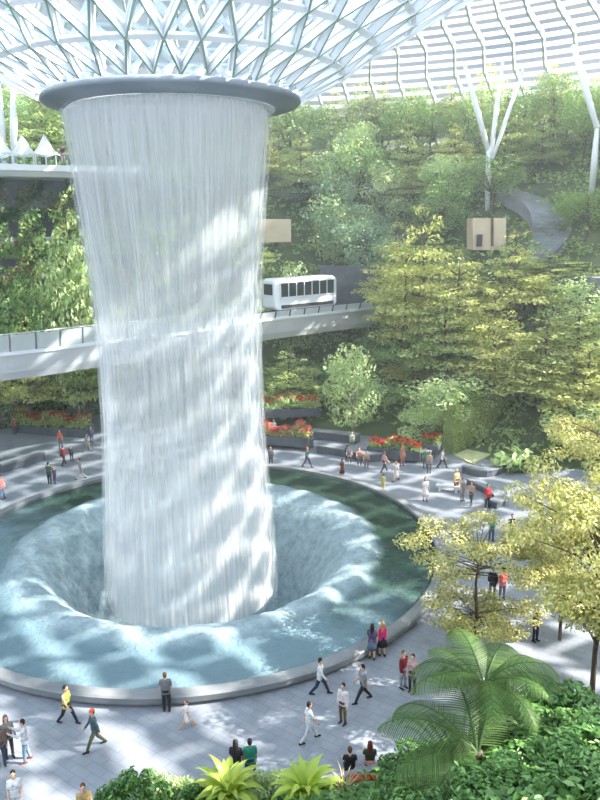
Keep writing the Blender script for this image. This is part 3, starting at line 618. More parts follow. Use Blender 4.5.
# ------------------------------------------------------------------ flower beds
def flower_bed(pts,w,label,m='red_flower',n=700,dens=1500,green='L_mid',h=.9,zf=(.6,1.25),seed=1,wall=True):
    P=smooth_path(pts,6); o=Vector(P[0]); r=empty('flower_bed',o,0,label,'flower bed','flower beds on plaza and terraces'); L=[p-o for p in P]
    if wall:
        bm=bmesh.new(); sweep(bm,L,[(w/2+.1,.4),(w/2+.1,-.4),(-w/2-.1,-.4),(-w/2-.1,.4)]); obj('planter_box',bm,M['dark_stone'],r)
    hedge_leaves('foliage',L,w,.3,h,dens,.32,M[green],r,seed); hedge_leaves('blossoms',L,w*.9,*zf,n,.22,M[m],r,seed+50); return r
def ground_pts(l,z=0.0): return [onz(*a,z) for a in l]
flower_bed(ground_pts([(20,426),(50,429),(90,431)],.4),1.6,'long bed of orange red flowers beside the shaded plaza edge','red_flower',700,2200,'L_olive',1.6,(1.0,1.8),1)
flower_bed(ground_pts([(262,438),(285,439),(311,441)],.7),1.4,'bed of pink and red flowers on the seat wall next to the waterfall','pink_flower',1300,900,'L_olive',1.3,(.6,1.6),2)
flower_bed([atY(258,412,66),atY(285,411,67),atY(318,410,68)],1.6,'bed of red flowers behind the pink flower bed','red_flower',420,2600,'L_pale',1.5,(1.0,1.7),3)
flower_bed(ground_pts([(370,449),(395,452),(421,454)],.6),1.4,'red flower bed behind the seated people','red_flower',600,1000,'L_mid',1.1,(.7,1.3),4)
flower_bed(ground_pts([(422,446),(440,448)],.8),1.2,'small red flower bed beneath the hedge','red_flower',220,500,'L_mid',1.1,(.7,1.3),5)
flower_bed([onhill(478,186,.6),onhill(498,186,.6),onhill(520,182,.6)],1.6,'red flower bed beside the upper grey path','red_flower',420,900,'L_dark',1.2,(.6,1.4),6,False)
flower_bed([atY(40,404,71),atY(60,405,71.5),atY(85,407,72)],1.4,'bed of dark red flowers just under the white bridge','red_flower',420,1600,'L_mid',1.6,(.8,1.7),7,False)
# ------------------------------------------------------------------ trees on the slope; (kind, px of trunk, py of top, distance, width, label)
T=[
('layered',428,206,74,12.5,'big layered yellow green tree above the end of the bridge'),
('layered',395,222,80,9,'layered yellow green tree behind the end of the bridge'),
('layered',465,248,70,11,'layered yellow green tree in front of the beige pavilion'),
('layered',520,232,72,11,'layered yellow green tree below the curving grey path'),
('layered',545,318,62,11,'wide layered tree near the broad leaved plant'),
('layered',500,290,66,10,'layered tree between the pavilion and the hedge'),
('olive',585,300,62,10,'olive layered tree at the photo edge below the short terrace path'),
('pale',585,270,68,8,'pale bushy tree at the photo edge by the short terrace path'),
('pale',447,366,62,8.6,'round pale green tree overhanging the hedge'),
('pale',353,332,65,6.2,'round light green tree standing under the train'),
('round',412,330,70,8,'mid green tree behind the round pale tree'),
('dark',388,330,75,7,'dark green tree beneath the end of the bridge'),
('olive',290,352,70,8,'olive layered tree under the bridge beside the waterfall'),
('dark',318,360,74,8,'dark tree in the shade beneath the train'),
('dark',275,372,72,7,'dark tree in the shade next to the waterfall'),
('dark',478,262,76,6,'small dark tree below the beige pavilion'),
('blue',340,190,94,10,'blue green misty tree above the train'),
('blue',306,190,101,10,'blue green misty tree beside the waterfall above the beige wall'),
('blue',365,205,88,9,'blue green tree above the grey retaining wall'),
('pale',290,250,82,7,'pale tree between the train and the beige garden wall'),
('round',440,195,88,9,'round tree behind the pavilion towards the ring'),
('round',494,150,87,8,'bushy tree at the foot of the branching column'),
('round',590,186,78,8,'rounded tree at the photo edge beside the grey path'),
('dark',545,196,93,7,'dark tree behind the curving grey path'),
('olive',62,190,70.5,8.5,'light olive tree growing out of the green wall'),
('pale',60,208,69,7,'pale leafy tree in the middle of the green wall'),
('round',15,262,69,7,'mid green tree at the photo edge above the white bridge'),
('olive',78,292,68,6.5,'olive tree just above the white bridge beside the waterfall'),
('layered',20,312,67,6.5,'layered tree low above the white bridge railing'),
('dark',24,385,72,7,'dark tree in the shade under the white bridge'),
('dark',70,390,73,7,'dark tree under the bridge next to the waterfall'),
('olive',35,84,80,9,'thin tree behind the tents on the upper walkway'),
('round',62,96,82,9,'green tree behind the ring and upper walkway'),
('round',5,88,84,9,'green tree behind the roof columns at the photo edge'),
('round',130,230,80,10,'green tree seen faintly through the waterfall'),
('dark',190,250,84,10,'dark tree seen faintly through the waterfall'),
('olive',235,215,86,9,'olive tree seen faintly through the waterfall near its edge'),
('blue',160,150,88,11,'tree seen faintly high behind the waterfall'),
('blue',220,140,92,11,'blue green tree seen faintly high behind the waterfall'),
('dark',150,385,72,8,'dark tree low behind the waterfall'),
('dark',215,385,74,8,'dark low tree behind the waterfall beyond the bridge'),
('olive',550,262,75,10,'olive layered tree beneath the bend of the grey path'),
('layered',590,345,58,9,'layered yellow tree at the photo edge above the golden tree'),
('olive',450,290,68,9,'olive layered tree above the round pale tree'),
]
for k,px,py,Y,w,lab in T:
    p=atY(px,py,Y); zb=hill(p[0],p[1]); h=max(3.0,p[2]-zb); place_tree(k,(p[0],p[1],zb),h,w,lab)
for k,px,py,Y,w,lab in [
('layered',415,372,72,8,'yellow layered tree between the two round pale trees'),('round',385,392,68,6,'mid green bush tree behind the red flowers under the bridge end'),
('layered',480,335,68,9,'yellow layered tree rising straight behind the hedge'),('layered',525,355,66,9,'yellow layered tree behind the broad leaved plant'),
('pale',560,372,62,8,'pale tree behind the top of the golden trees'),('olive',505,395,70,7,'olive layered tree at the end of the hedge'),
('round',330,392,72,6,'mid green tree low in the shade under the train'),('pale',300,395,70,5,'pale bush tree behind the red flowers beside the waterfall'),
('layered',425,160,95,9,'yellow layered tree high on the slope beside the thin grey path'),('layered',405,250,73,8,'small layered tree against the end of the bridge'),
('pale',424,400,61.5,4.6,'small pale bush tree between the red flowers and the hedge'),('pale',585,395,56,7,'pale tree at the photo edge just above the golden tree')]:
    p=atY(px,py,Y); zb=hill(p[0],p[1]); place_tree(k,(p[0],p[1],zb),max(2.5,p[2]-zb),w,lab)
CW=co.matrix_world.inverted()
def proj(p):
    v=CW@Vector(p); return 300+F_PX*v.x/-v.z, 400-F_PX*v.y/-v.z, -v.z
OPEN=[(468,212,512,248,80),(256,213,296,238,92),(500,186,572,262,86)]
def blocks(x,y,z,h,w):
    a,b,dd=proj((x,y,z+h)); c,d_,_=proj((x,y,z)); hw=w*.5*F_PX/dd
    return any(a+hw>x0 and a-hw<x1 and b<y1 and d_>y0 and y<Y+6 for x0,y0,x1,y1,Y in OPEN)
# forest on the upper slope
random.seed(21); cnt=0
kinds=['round','blue','pale','olive','round','layered','pale']
GL={'round':'mid green tree of the forest on the high misty slope','blue':'blue green tree of the forest on the high misty slope','pale':'pale green tree of the forest on the high misty slope','olive':'olive layered tree of the forest on the high misty slope','layered':'yellow layered tree of the forest on the high misty slope'}
for row,(r,n) in enumerate(((53,15),(57,17),(61,20),(65,23),(68.5,26),(72,28))):
    for i in range(n):
        a=math.radians(22+100*(i+random.uniform(.2,.8))/n); x,y,_=polar(r+random.uniform(-1.5,1.5),a); z=hill(x,y); k=random.choice(kinds); h=random.uniform(7.5,11)
        dep=y; pxx=300+F_PX*x/(y*.972+5)
        if pxx<-60 or pxx>660: continue
        wd=random.uniform(6.5,9)
        if blocks(x,y,z,h,wd): continue
        place_tree(k,(x,y,z-.2),h,wd,GL[k],GL[k].replace('tree of','trees of')); cnt+=1
# ------------------------------------------------------------------ golden trees near the camera side
def ground_tree(kind,px,py_base,py_top,w,label,var=0,rz=0.0,z=0.0):
    b=onz(px,py_base,z); t=atY(px,py_top,b[1]); return place_tree(kind,b,t[2]-z,w,label,None,var,rz)
ground_tree('gold',474,652,536,6.9,'airy golden green tree standing between the pool and the tree fern',0,.4)
ground_tree('gold',590,722,480,7.6,'tall airy golden tree with dark trunk at the photo edge',1,1.2)
ground_tree('gold',560,640,520,5.6,'golden tree spreading behind the tall dark trunk',1,3.0)
ground_tree('gold',600,560,425,8.0,'golden tree at the photo edge above the stone steps',0,2.0)
# ------------------------------------------------------------------ planted bank at the bottom
def edge_y(x): return 20.2+.27*(x+2)+(.05*(x-2)**1.2 if x>2 else 0) if x>-5 else 20.2-.81-(-5-x)*1.6
def bank(x,y):
    e=edge_y(x); d=e-y; return max(-.05,min(7.5,.45+d*.72)) if d>0 else -.06
bm=bmesh.new(); g=[]
for i in range(37):
    x=-8+26*i/36; g.append([bm.verts.new((x,edge_y(x)-d*(edge_y(x)-5)/14 if False else edge_y(x)-d,bank(x,edge_y(x)-d) if d>0 else .45)) for d in (0,.5,1,2,3,4.5,6,8,10,12)])
for i in range(36):
    for k in range(9): bm.faces.new((g[i][k],g[i+1][k],g[i+1][k+1],g[i][k+1]))
tag(obj('ground_bank',bm,M['soil'],smooth=True),kind='structure')
rng=np.random.default_rng(33); pts=[]
for _ in range(26000):
    x=random.uniform(-6.5,17.5); d=random.uniform(.5,12); pts.append((x,edge_y(x)-d,bank(x,edge_y(x)-d)+random.uniform(.02,.5)))
pts=np.array(pts); nn=rng.normal(size=(len(pts),3))*.45; nn[:,2]+=.8; v,f=leaf_arrays(pts,nn,.26,.5,.06)
tag(obj('ground_cover',npmesh('ground_cover',v,f),M['L_shrub']),'low leafy ground cover over the planted bank at the bottom','ground cover',kind='stuff')
seat_wall([(x,edge_y(x)+.2,0) for x in (-7.2,-5,-3,-1,1,3,5,8,11,15)],.5,.7,'long grey stone edge of the planted bank under the seated couple','mid_stone')
# leafy shrubs
def proto_shrub(seed,R=1.3,H=1.9,n=2600,leaf=.2):
    global rng; rng=np.random.default_rng(seed); rd=random.Random(seed); blobs=[]; bm=bmesh.new()
    for i in range(18):
        a=rd.random()*6.283; q=rd.random()**.5; z=H*(.35+.6*rd.random()*(1-.5*q)); c=(R*.75*q*math.cos(a),R*.75*q*math.sin(a),z); b=R*rd.uniform(.22,.36); blobs.append((c,(b,b,b*.9)))
        tube(bm,[(0,0,-.3),(c[0]*.4,c[1]*.4,z*.5),c],[.035,.022,.008],5)
    return [('foliage',foliage_mesh('foliage',blobs,n,leaf,.5,.42,.3,.07)),('trunk',bm)]
SH=[make_proto(proto_shrub(s),M['L_shrub'],M['bark']) for s in (61,62,63)]
SHL=[make_proto(proto_shrub(s,1.3,1.7,2200,.2),M['L_pale'] if s==66 else M['L_shrub'],M['bark']) for s in (65,66)]
def shrub(px,py,Y,w,label,ps=SH,var=0,group='leafy shrubs on the planted bank'):
    p=atY(px,py,Y); z=bank(p[0],p[1]); h=max(1.0,p[2]-z); r=empty('leafy_shrub',(p[0],p[1],z),var*1.7,label,'shrub',group); s=w/2.6; r.scale=(s,s,h/1.9)
    for nme,me in ps[var%len(ps)]: link(bpy.data.objects.new('stems' if nme=='trunk' else nme,me),r)
for i,(px,py,Y,w,lab) in enumerate([
 (520,672,18.5,3.0,'dark green leafy shrub, topmost, just under the tall golden trunk'),(575,690,18.0,3.2,'dark green leafy shrub at the photo edge beneath the golden trunk'),
 (475,735,17.5,2.6,'dark green shrub just below the heart of the tree fern'),(548,715,16.8,3.2,'dark green shrub below the topmost shrub'),(430,770,17.6,2.4,'dark green shrub beneath the big drooping fern frond'),
 (600,725,16.0,3.0,'dark green shrub halfway down the photo edge'),(500,755,16.0,2.8,'dark green shrub in the middle of the bank'),(405,785,18.0,2.0,'dark green shrub beside the red flowers'),
 (455,785,15.8,2.6,'dark green shrub at the bottom below the drooping frond'),(560,765,15.0,3.0,'dark green shrub at the bottom near the photo corner'),(515,780,14.6,2.6,'dark green shrub at the very bottom in the middle of the bank'),(610,775,14.4,2.8,'dark green shrub in the bottom corner of the photo'),(440,800,14.4,2.2,'low dark green shrub cut by the bottom edge under the drooping frond'),(485,806,13.6,2.2,'low dark green shrub cut by the bottom edge beside the drooping frond'),(545,800,13.4,2.4,'low dark green shrub cut by the bottom edge near the photo corner'),(600,806,13.2,2.4,'low dark green shrub filling the extreme bottom corner')]): shrub(px,py,Y,w,lab,SH,i)
for i,(px,py,Y,w,lab) in enumerate([(135,765,18.7,2.2,'bright green bush between the open plaza and the lime rosette'),(172,762,18.9,1.5,'upright bright green bush beside the lime rosette'),(106,780,18.4,1.6,'low green bush where the planted bank begins'),(268,765,19.2,1.6,'bright green bush between the two lime rosettes'),(198,780,18.4,1.4,'small green bush just under the lime rosette')]): shrub(px,py,Y,w,lab,SHL,i%2,'bright bushes at the bottom edge')
# lime rosettes
def rosette(px,py,Y,R,label,n=30,m='L_lime',cat='plant',name='rosette_plant',wid=.13,seed=5,group=None):
    p=atY(px,py,Y); z=bank(p[0],p[1]); h=p[2]-z; r=empty(name,(p[0],p[1],z),0,label,cat,group); rd=random.Random(seed); V=[];Fc=[]; k_=2.1 if wid>.1 else 1.0
    for i in range(n):
        a=i*2.399; el=1.3-1.0*i/n+rd.uniform(-.1,.1); L=R*rd.uniform(.85,1.15); base=len(V); d=Vector((math.cos(a),math.sin(a),0)); s=Vector((-d.y,d.x,0)); q=Vector((0,0,h*.6)); 
        for k in range(9):
            t=k/8; w=wid*k_*(math.sin(PI*min(1,.12+t*.95))**.7)*.5 if k<8 else .004
            c=q; ang=el-2.0*t*t*(1.1-.2*el); up=Vector((0,0,1))
            nrm=(d*-math.sin(ang)+up*math.cos(ang))
            V+= [c+s*w+nrm*w*.35,c,c-s*w+nrm*w*.35]; q=q+(d*math.cos(ang)+up*math.sin(ang))*(L/8)
        for k in range(8):
            b0=base+k*3; Fc+=[(b0,b0+1,b0+4,b0+3),(b0+1,b0+2,b0+5,b0+4)]
    obj('leaves',npmesh('leaves',[tuple(v) for v in V],Fc),M[m],r)
    bm=bmesh.new(); tube(bm,[(0,0,-.2),(0,0,h*.62)],[.14,.1],8); obj('stalk',bm,M['bark'],r)
rosette(228,782,18.4,1.3,'lime green rosette plant with long arching leaves below the man in green',34,seed=5)
rosette(306,786,18.2,1.25,'lime green rosette plant beside the pale spiky grass',30,seed=6)
rosette(345,793,18.3,1.0,'pale dry spiky grass tuft next to the red flowers',36,'L_dry',wid=.04,seed=7,name='spiky_grass')
def red_clump(px,py,Y,label):
    p=atY(px,py,Y); z=bank(p[0],p[1]); h=p[2]-z; r=empty('flowering_plant',(p[0],p[1],z),0,label,'flowers'); global rng; rng=np.random.default_rng(8)
    bl=[((random.uniform(-.55,.55),random.uniform(-.3,.3),h*random.uniform(.8,1.05)),(.16,.16,.13)) for _ in range(9)]
    obj('blossoms',foliage_mesh('blossoms',bl,420,.1,.4,.7),M['red_flower'],r)
    obj('foliage',foliage_mesh('foliage',[((0,0,h*.55),(.75,.5,h*.4))],500,.2,.5,.4,.3,.06),M['L_shrub'],r)
red_clump(370,783,18.6,'clump of bright red flowers at the bottom of the bank')
# tree ferns
def frond_mesh(L,seed,droop):
    rd=random.Random(seed); V=[];Fc=[]; pts=[];q=Vector((0,0,0)); N=46
    el=.75
    for i in range(N+1):
        t=i/N; pts.append((q.copy(),el)); q=q+Vector((math.cos(el),0,math.sin(el)))*(L/N); el-=droop*(.4+1.2*t)/N
    for i,(c,e) in enumerate(pts):                        # rachis strip
        w=.035*(1-i/N)+.004; V+=[c+Vector((0,w,0)),c+Vector((0,0,w)),c-Vector((0,w,0))]
    for i in range(N):
        a=i*3; Fc+=[(a,a+1,a+4,a+3),(a+1,a+2,a+5,a+4)]
    for i in range(4,N):                                   # pinnae, each a drooping toothed strip
        c,e=pts[i]; t=i/N; pl=L*.27*math.sin(PI*(.1+.9*t)**.85)**.8+.04; fw=Vector((math.cos(e),0,math.sin(e))); up=Vector((-math.sin(e),0,math.cos(e)))
        for s in (1,-1):
            d=(Vector((0,s,0))*.9+fw*(.25+.45*t)).normalized(); wv=fw; b0=len(V); w0=L/N*.34
            for k in range(5):
                u=k/4; cc=c+d*pl*u-up*(pl*.32*u*u)+Vector((0,0,-pl*.12*u*u)); ww=w0*(1-u)**.55+.003; V+=[cc-wv*ww,cc+wv*ww]
            for k in range(4): Fc.append((b0+2*k,b0+2*k+1,b0+2*k+3,b0+2*k+2))
    return npmesh('frond',[tuple(v) for v in V],Fc)
FR=[frond_mesh(2.5,1,1.75),frond_mesh(2.2,2,1.5),frond_mesh(2.6,3,2.1)]
for f_ in FR: f_.materials.append(M['L_fern'])
def fern(px,py,Y,label,angs,k=1.0):
    p=atY(px,py,Y); z=bank(p[0],p[1]); h=p[2]-z; r=empty('tree_fern',(p[0],p[1],z),0,label,'tree fern'); 
    bm=bmesh.new(); tube(bm,[(0,0,-.3),(.05,0,h*.5),(0,0,h)],[.2,.15,.13],10); obj('trunk',bm,M['bark'],r,smooth=True)
    for i,(a,el) in enumerate(angs):
        o=bpy.data.objects.new('frond',FR[i%3]); link(o,r); o.location=(0,0,h-.05); o.scale=(k,k,k); o.rotation_euler=(0,-el,math.radians(a))
random.seed(4)
fern(484,684,16.6,'large tree fern with arching feathery fronds under the golden tree',[(a+random.uniform(-9,9),random.uniform(-.15,.25)) for a in range(0,360,32)],.9)
fern(478,752,15.4,'second tree fern lower on the bank with one great drooping frond',[(172,.1),(200,-.2),(140,.0),(100,.25),(60,.2),(225,-.3)],1.15)
# broad leaved plant on the plaza
p=onz(513,472); bp_=empty('broad_leaf_plant',p,0,'pale broad leaved plant beside the sand bed','plant'); bp_.scale=(.75,.75,.75); rng=np.random.default_rng(15)
obj('foliage',foliage_mesh('foliage',[((0,0,1.5),(2.2,1.2,1.0)),((1.2,.2,1.1),(1.6,1,.8)),((-1.0,0,1.0),(1.2,.9,.8))],150,1.1,.5,.42,.3,.1),M['L_pale'],bp_)
obj('lower_foliage',foliage_mesh('lower_foliage',[((.2,.2,.8),(2.4,1.2,.8))],500,.6,.5,.4,.2,.08),M['L_dark'],bp_)
# ------------------------------------------------------------------ people
def capsule(bm,a,b,ra,rb,seg=10):
    a,b=Vector(a),Vector(b); d=b-a; L=d.length; R=d.to_track_quat('Z','Y').to_matrix().to_4x4() if L>1e-6 else Matrix.Identity(4)
    prof=[]; n=4
    for i in range(n+1): t=-PI/2+PI/2*i/n; prof.append((ra*math.cos(t),ra*math.sin(t)))
    for i in range(n+1): t=PI/2*i/n; prof.append((rb*math.cos(t),L+rb*math.sin(t)))
    rings=[[bm.verts.new((Matrix.Translation(a)@R)@Vector((max(r,.0005)*math.cos(2*PI*k/seg),max(r,.0005)*math.sin(2*PI*k/seg),z))) for k in range(seg)] for r,z in prof]
    for p_,q_ in zip(rings,rings[1:]):
        for k in range(seg): bm.faces.new((p_[k],p_[(k+1)%seg],q_[(k+1)%seg],q_[k]))
    bm.faces.new(rings[0][::-1]); bm.faces.new(rings[-1])
def ellip(bm,c,s,rot=None,seg=14):
    m=Matrix.Translation(c)@(rot or Matrix.Identity(4))@Matrix.Diagonal((*s,1)); bmesh.ops.create_uvsphere(bm,u_segments=seg,v_segments=seg//2+2,radius=1,matrix=m)
def remesh(bm,vox,smooth=2,name='mesh'):
    me=bpy.data.meshes.new(name); b=bm; bmesh.ops.recalc_face_normals(b,faces=b.faces); b.to_mesh(me); b.free(); o=bpy.data.objects.new('tmp',me); C.objects.link(o)
    md=o.modifiers.new('r','REMESH'); md.mode='VOXEL'; md.voxel_size=vox
    if smooth: s=o.modifiers.new('s','SMOOTH'); s.iterations=smooth; s.factor=.5
    dg=bpy.context.evaluated_depsgraph_get(); dg.update(); r=bpy.data.meshes.new_from_object(o.evaluated_get(dg)); r.name=name
    bpy.data.objects.remove(o); bpy.data.meshes.remove(me)
    for p_ in r.polygons: p_.use_smooth=True
    return r
def skeleton(pose):
    """1.72 m adult facing -Y. Returns joint dictionary"""
    J={}; hipz=.90; g=pose.get
    def seg(p,L,fwd,side): return p+Vector((L*math.sin(side),-L*math.sin(fwd)*math.cos(side),-L*math.cos(fwd)*math.cos(side)))
    lean=g('lean',0.0); pel=Vector((0,0,hipz)); J['pelvis']=pel
    up=Vector((0,-math.sin(lean),math.cos(lean))); J['chest']=pel+up*.38; J['neck']=pel+up*.56; hd=g('nod',0.0)
    J['head']=J['neck']+Vector((0,-math.sin(lean+hd),math.cos(lean+hd)))*.155
    for s,n in ((1,'L'),(-1,'R')):
        hip=pel+Vector((s*.09,0,-.02)); fw,kn=g('leg'+n,(0.03,0.05)); J['hip'+n]=hip; J['knee'+n]=seg(hip,.43,fw,s*g('spread',.04)); J['ank'+n]=seg(J['knee'+n],.40,fw-kn,s*.01); 
        sh=J['chest']+up*.10+Vector((s*.175,0,0)); af,ae,asd=g('arm'+n,(.05,.25,.12)); J['sho'+n]=sh; J['elb'+n]=seg(sh,.285,af,s*asd); J['wri'+n]=seg(J['elb'+n],.25,af+ae,s*(asd-.1))
    low=min(J['ankL'].z,J['ankR'].z); dz=(.075-low) if not g('sit') else -J['pelvis'].z+g('sit')
    for k in J: J[k]=J[k]+Vector((0,0,dz))
    return J
def build_pose(name,pose,female=False):
    J=skeleton(pose); k=.93 if female else 1.0; out={}
    bm=bmesh.new()
    capsule(bm,J['pelvis']+Vector((-.06,0,0)),J['pelvis']+Vector((.06,0,0)),.115,.115); 
    for t,w in ((.0,.12),(.35,.108 if female else .125),(.7,.125),(1,.125)):
        c=J['pelvis'].lerp(J['chest'],t); capsule(bm,c+Vector((-.075*k,0,0)),c+Vector((.075*k,0,0)),w*.85,w*.85)
    capsule(bm,J['chest']+Vector((-.11*k,0,.07)),J['chest']+Vector((.11*k,0,.07)),.085,.085)
    if female:
        for s in (1,-1): ellip(bm,J['chest']+Vector((s*.075,-.085,0)),(.07,.06,.07))
    capsule(bm,J['chest']+Vector((0,0,.1)),J['neck'],.07,.056); capsule(bm,J['neck'],J['head'],.054,.056)
    H=J['head']; ellip(bm,H+Vector((0,0,.035)),(.077,.096,.108)); ellip(bm,H+Vector((0,-.022,-.04)),(.058,.07,.07))       # skull, jaw
    capsule(bm,H+Vector((0,-.092,.035)),H+Vector((0,-.112,-.005)),.010,.016,6)                                          # nose
    capsule(bm,H+Vector((-.02,-.088,-.045)),H+Vector((.02,-.088,-.045)),.010,.010,6)                                    # mouth
    for s in (1,-1): ellip(bm,H+Vector((s*.079,.008,.01)),(.012,.024,.036)); capsule(bm,H+Vector((s*.018,-.088,.05)),H+Vector((s*.048,-.08,.05)),.011,.009,6)
    for s,n in ((1,'L'),(-1,'R')):
        capsule(bm,J['hip'+n],J['knee'+n],.088*k,.058*k); capsule(bm,J['knee'+n],J['knee'+n].lerp(J['ank'+n],.3),.057,.06*k); capsule(bm,J['knee'+n].lerp(J['ank'+n],.3),J['ank'+n],.058*k,.038)
        capsule(bm,J['sho'+n],J['elb'+n],.055*k,.042*k); capsule(bm,J['elb'+n],J['wri'+n],.042*k,.028)
        foot=Vector((0,-1,0)); capsule(bm,J['ank'+n]+Vector((0,.04,-.04)),J['ank'+n]+Vector((0,-.15,-.048)),.035,.026)
        w=J['wri'+n]; d=(w-J['elb'+n]).normalized(); fwd=Vector((0,-1,0)); fwd=(fwd-d*fwd.dot(d)).normalized(); sid=d.cross(fwd)
        palm=w+d*.05
        for q in (-1,-.33,.33,1): capsule(bm,w+d*.015+fwd*q*.016,w+d*.085+fwd*q*.027,.014,.013,6)
        inn=-sid*s if (sid.x*s)>0 else sid*s; inn=Vector((-s,0,0)); inn=(inn-d*inn.dot(d)).normalized()
        for q,L in ((-1,.062),(-.33,.078),(.33,.084),(1,.074)):
            b0=w+d*.085+fwd*q*.028; m_=b0+d*L*.55+inn*.006; capsule(bm,b0,m_,.0105,.0095,6); capsule(bm,m_,m_+d*L*.42+inn*.028,.0095,.008,6)
        b0=w+d*.03+fwd*.026; m_=b0+d*.028+fwd*.03+inn*.012; capsule(bm,b0,m_,.013,.011,6); capsule(bm,m_,m_+d*.03+fwd*.008+inn*.012,.011,.009,6)
    out['body']=remesh(bm,.0125,1,'body')
    # clothes
    def top(sl):
        bm=bmesh.new()
        for t,w in ((-.12,.138),(.0,.138),(.35,.12 if female else .138),(.7,.137),(1,.137)):
            c=J['pelvis'].lerp(J['chest'],t); capsule(bm,c+Vector((-.078*k,0,0)),c+Vector((.078*k,0,0)),w*.88,w*.88)
        capsule(bm,J['chest']+Vector((-.115*k,0,.07)),J['chest']+Vector((.115*k,0,.07)),.097,.097); capsule(bm,J['chest'],J['neck']+Vector((0,0,-.05)),.09,.068)
        if female:
            for s in (1,-1): ellip(bm,J['chest']+Vector((s*.075,-.088,0)),(.078,.07,.078))
        for s,n in ((1,'L'),(-1,'R')):
            e=J['elb'+n]; w=J['wri'+n]
            if sl=='long': capsule(bm,J['sho'+n],e,.068*k,.056*k); capsule(bm,e,w,.056*k,.044)
            elif sl=='short': capsule(bm,J['sho'+n],J['sho'+n].lerp(e,.72),.068*k,.062*k)
        return remesh(bm,.02,2,'shirt')
    out['shirt_long']=top('long'); out['shirt_short']=top('short'); 
    if female: out['shirt_none']=top('none')
    bm=bmesh.new(); capsule(bm,J['pelvis']+Vector((-.065,0,0)),J['pelvis']+Vector((.065,0,0)),.128,.128); capsule(bm,J['pelvis']+Vector((-.06,0,.08)),J['pelvis']+Vector((.06,0,.08)),.118,.118)
    bs=bm.copy()
    for n in 'LR':
        capsule(bm,J['hip'+n],J['knee'+n],.102*k,.073*k); capsule(bm,J['knee'+n],J['ank'+n]+Vector((0,0,.02)),.073*k,.055); capsule(bs,J['hip'+n],J['hip'+n].lerp(J['knee'+n],.8),.106*k,.092*k)
    out['trousers']=remesh(bm,.02,2,'trousers'); out['shorts']=remesh(bs,.02,2,'shorts')
    if not pose.get('sit'):
        for nm,zl,w in (('skirt',.52,.2),('dress_skirt',.38,.24)):
            bm=bmesh.new(); P=J['pelvis']; lathe(bm,[(.10,P.z+.12),(.135,P.z+.08),(.165,P.z-.05),(w*.95,(P.z+zl)/2),(w*1.1,zl),(w*1.05,zl)],28)
            for v_ in bm.verts:
                a=math.atan2(v_.co.y,v_.co.x); f_=max(0,(P.z-v_.co.z))/(P.z-zl); v_.co.x*=1.05; v_.co.y*=.82; v_.co.x*=1+.06*f_*math.sin(9*a); v_.co.y*=1+.06*f_*math.sin(9*a); v_.co.x+=P.x; v_.co.y+=P.y
            me=bpy.data.meshes.new(nm); bm.to_mesh(me); bm.free(); out[nm]=me
            for p_ in me.polygons: p_.use_smooth=True
    # hair
    bm=bmesh.new(); ellip(bm,H+Vector((0,.016,.058)),(.088,.098,.103)); ellip(bm,H+Vector((0,.04,.0)),(.08,.075,.085)); out['hair_short']=remesh(bm,.016,2,'hair')
    bm=bmesh.new(); ellip(bm,H+Vector((0,.016,.058)),(.09,.1,.105)); ellip(bm,H+Vector((0,.045,.0)),(.088,.078,.1)); capsule(bm,H+Vector((0,.055,-.02)),J['neck']+Vector((0,.075,-.16)),.085,.055)
    for s in (1,-1): capsule(bm,H+Vector((s*.07,.02,0)),J['neck']+Vector((s*.075,.03,-.08)),.035,.03)
    out['hair_long']=remesh(bm,.018,2,'hair')
    bm=bmesh.new(); ellip(bm,H+Vector((0,.012,.068)),(.094,.104,.095)); capsule(bm,H+Vector((-.04,-.09,.07)),H+Vector((.04,-.09,.07)),.018,.018); out['cap']=remesh(bm,.016,2,'cap')
    for n in 'LR':
        bm=bmesh.new(); a=J['ank'+n]; capsule(bm,a+Vector((0,.045,-.036)),a+Vector((0,-.155,-.044)),.044,.034); capsule(bm,a+Vector((0,.02,-.01)),a+Vector((0,.0,.03)),.048,.045); out['shoe'+n]=remesh(bm,.016,1,'shoe')
    for s,n in ((1,'L'),(-1,'R')):
        bm=bmesh.new(); ellip(bm,H+Vector((s*.032,-.083,.028)),(.013,.008,.008),seg=8); me=bpy.data.meshes.new('eye'); bm.to_mesh(me); bm.free(); out['eye'+n]=me
    return out
WALK=dict(legL=(.5,.12),legR=(-.32,.32),armL=(-.35,.15,.1),armR=(.35,.35,.1),lean=.05)
POSES={
 'stand':build_pose('stand',dict(legL=(.06,.08),legR=(-.02,.03),armL=(.05,.3,.14),armR=(.02,.2,.12))),
 'walk':build_pose('walk',WALK),
 'phone':build_pose('phone',dict(legL=(.12,.1),legR=(-.1,.1),armL=(.9,1.35,.12),armR=(.8,1.45,.1),nod=.15)),
 'sit':build_pose('sit',dict(sit=.14,legL=(1.35,.95),legR=(1.25,1.0),armL=(.5,.7,.2),armR=(.5,.8,.2),lean=.12,spread=.15)),
 'fstand':build_pose('fstand',dict(legL=(.08,.1),legR=(-.03,.04),armL=(.1,.9,.12),armR=(.05,.3,.12)),True),
 'fwalk':build_pose('fwalk',WALK,True),
 'fsit':build_pose('fsit',dict(sit=.14,legL=(1.3,1.0),legR=(1.4,1.0),armL=(.5,.9,.15),armR=(.4,.7,.15),lean=.1),True),
 'benchsit':build_pose('benchsit',dict(sit=.14,legL=(1.45,1.4),legR=(1.5,1.45),armL=(.5,.8,.15),armR=(.4,.8,.15),lean=.1)),
}
_cm={}
def cloth(c,rough=.75):
    c=tuple(c)
    if c not in _cm: _cm[c]=mat('cloth_%d'%len(_cm),c,tuple(max(0,int(v*.86)) for v in c),9,rough)
    return _cm[c]
SKIN=[(222,178,150),(198,150,120),(150,108,82)]
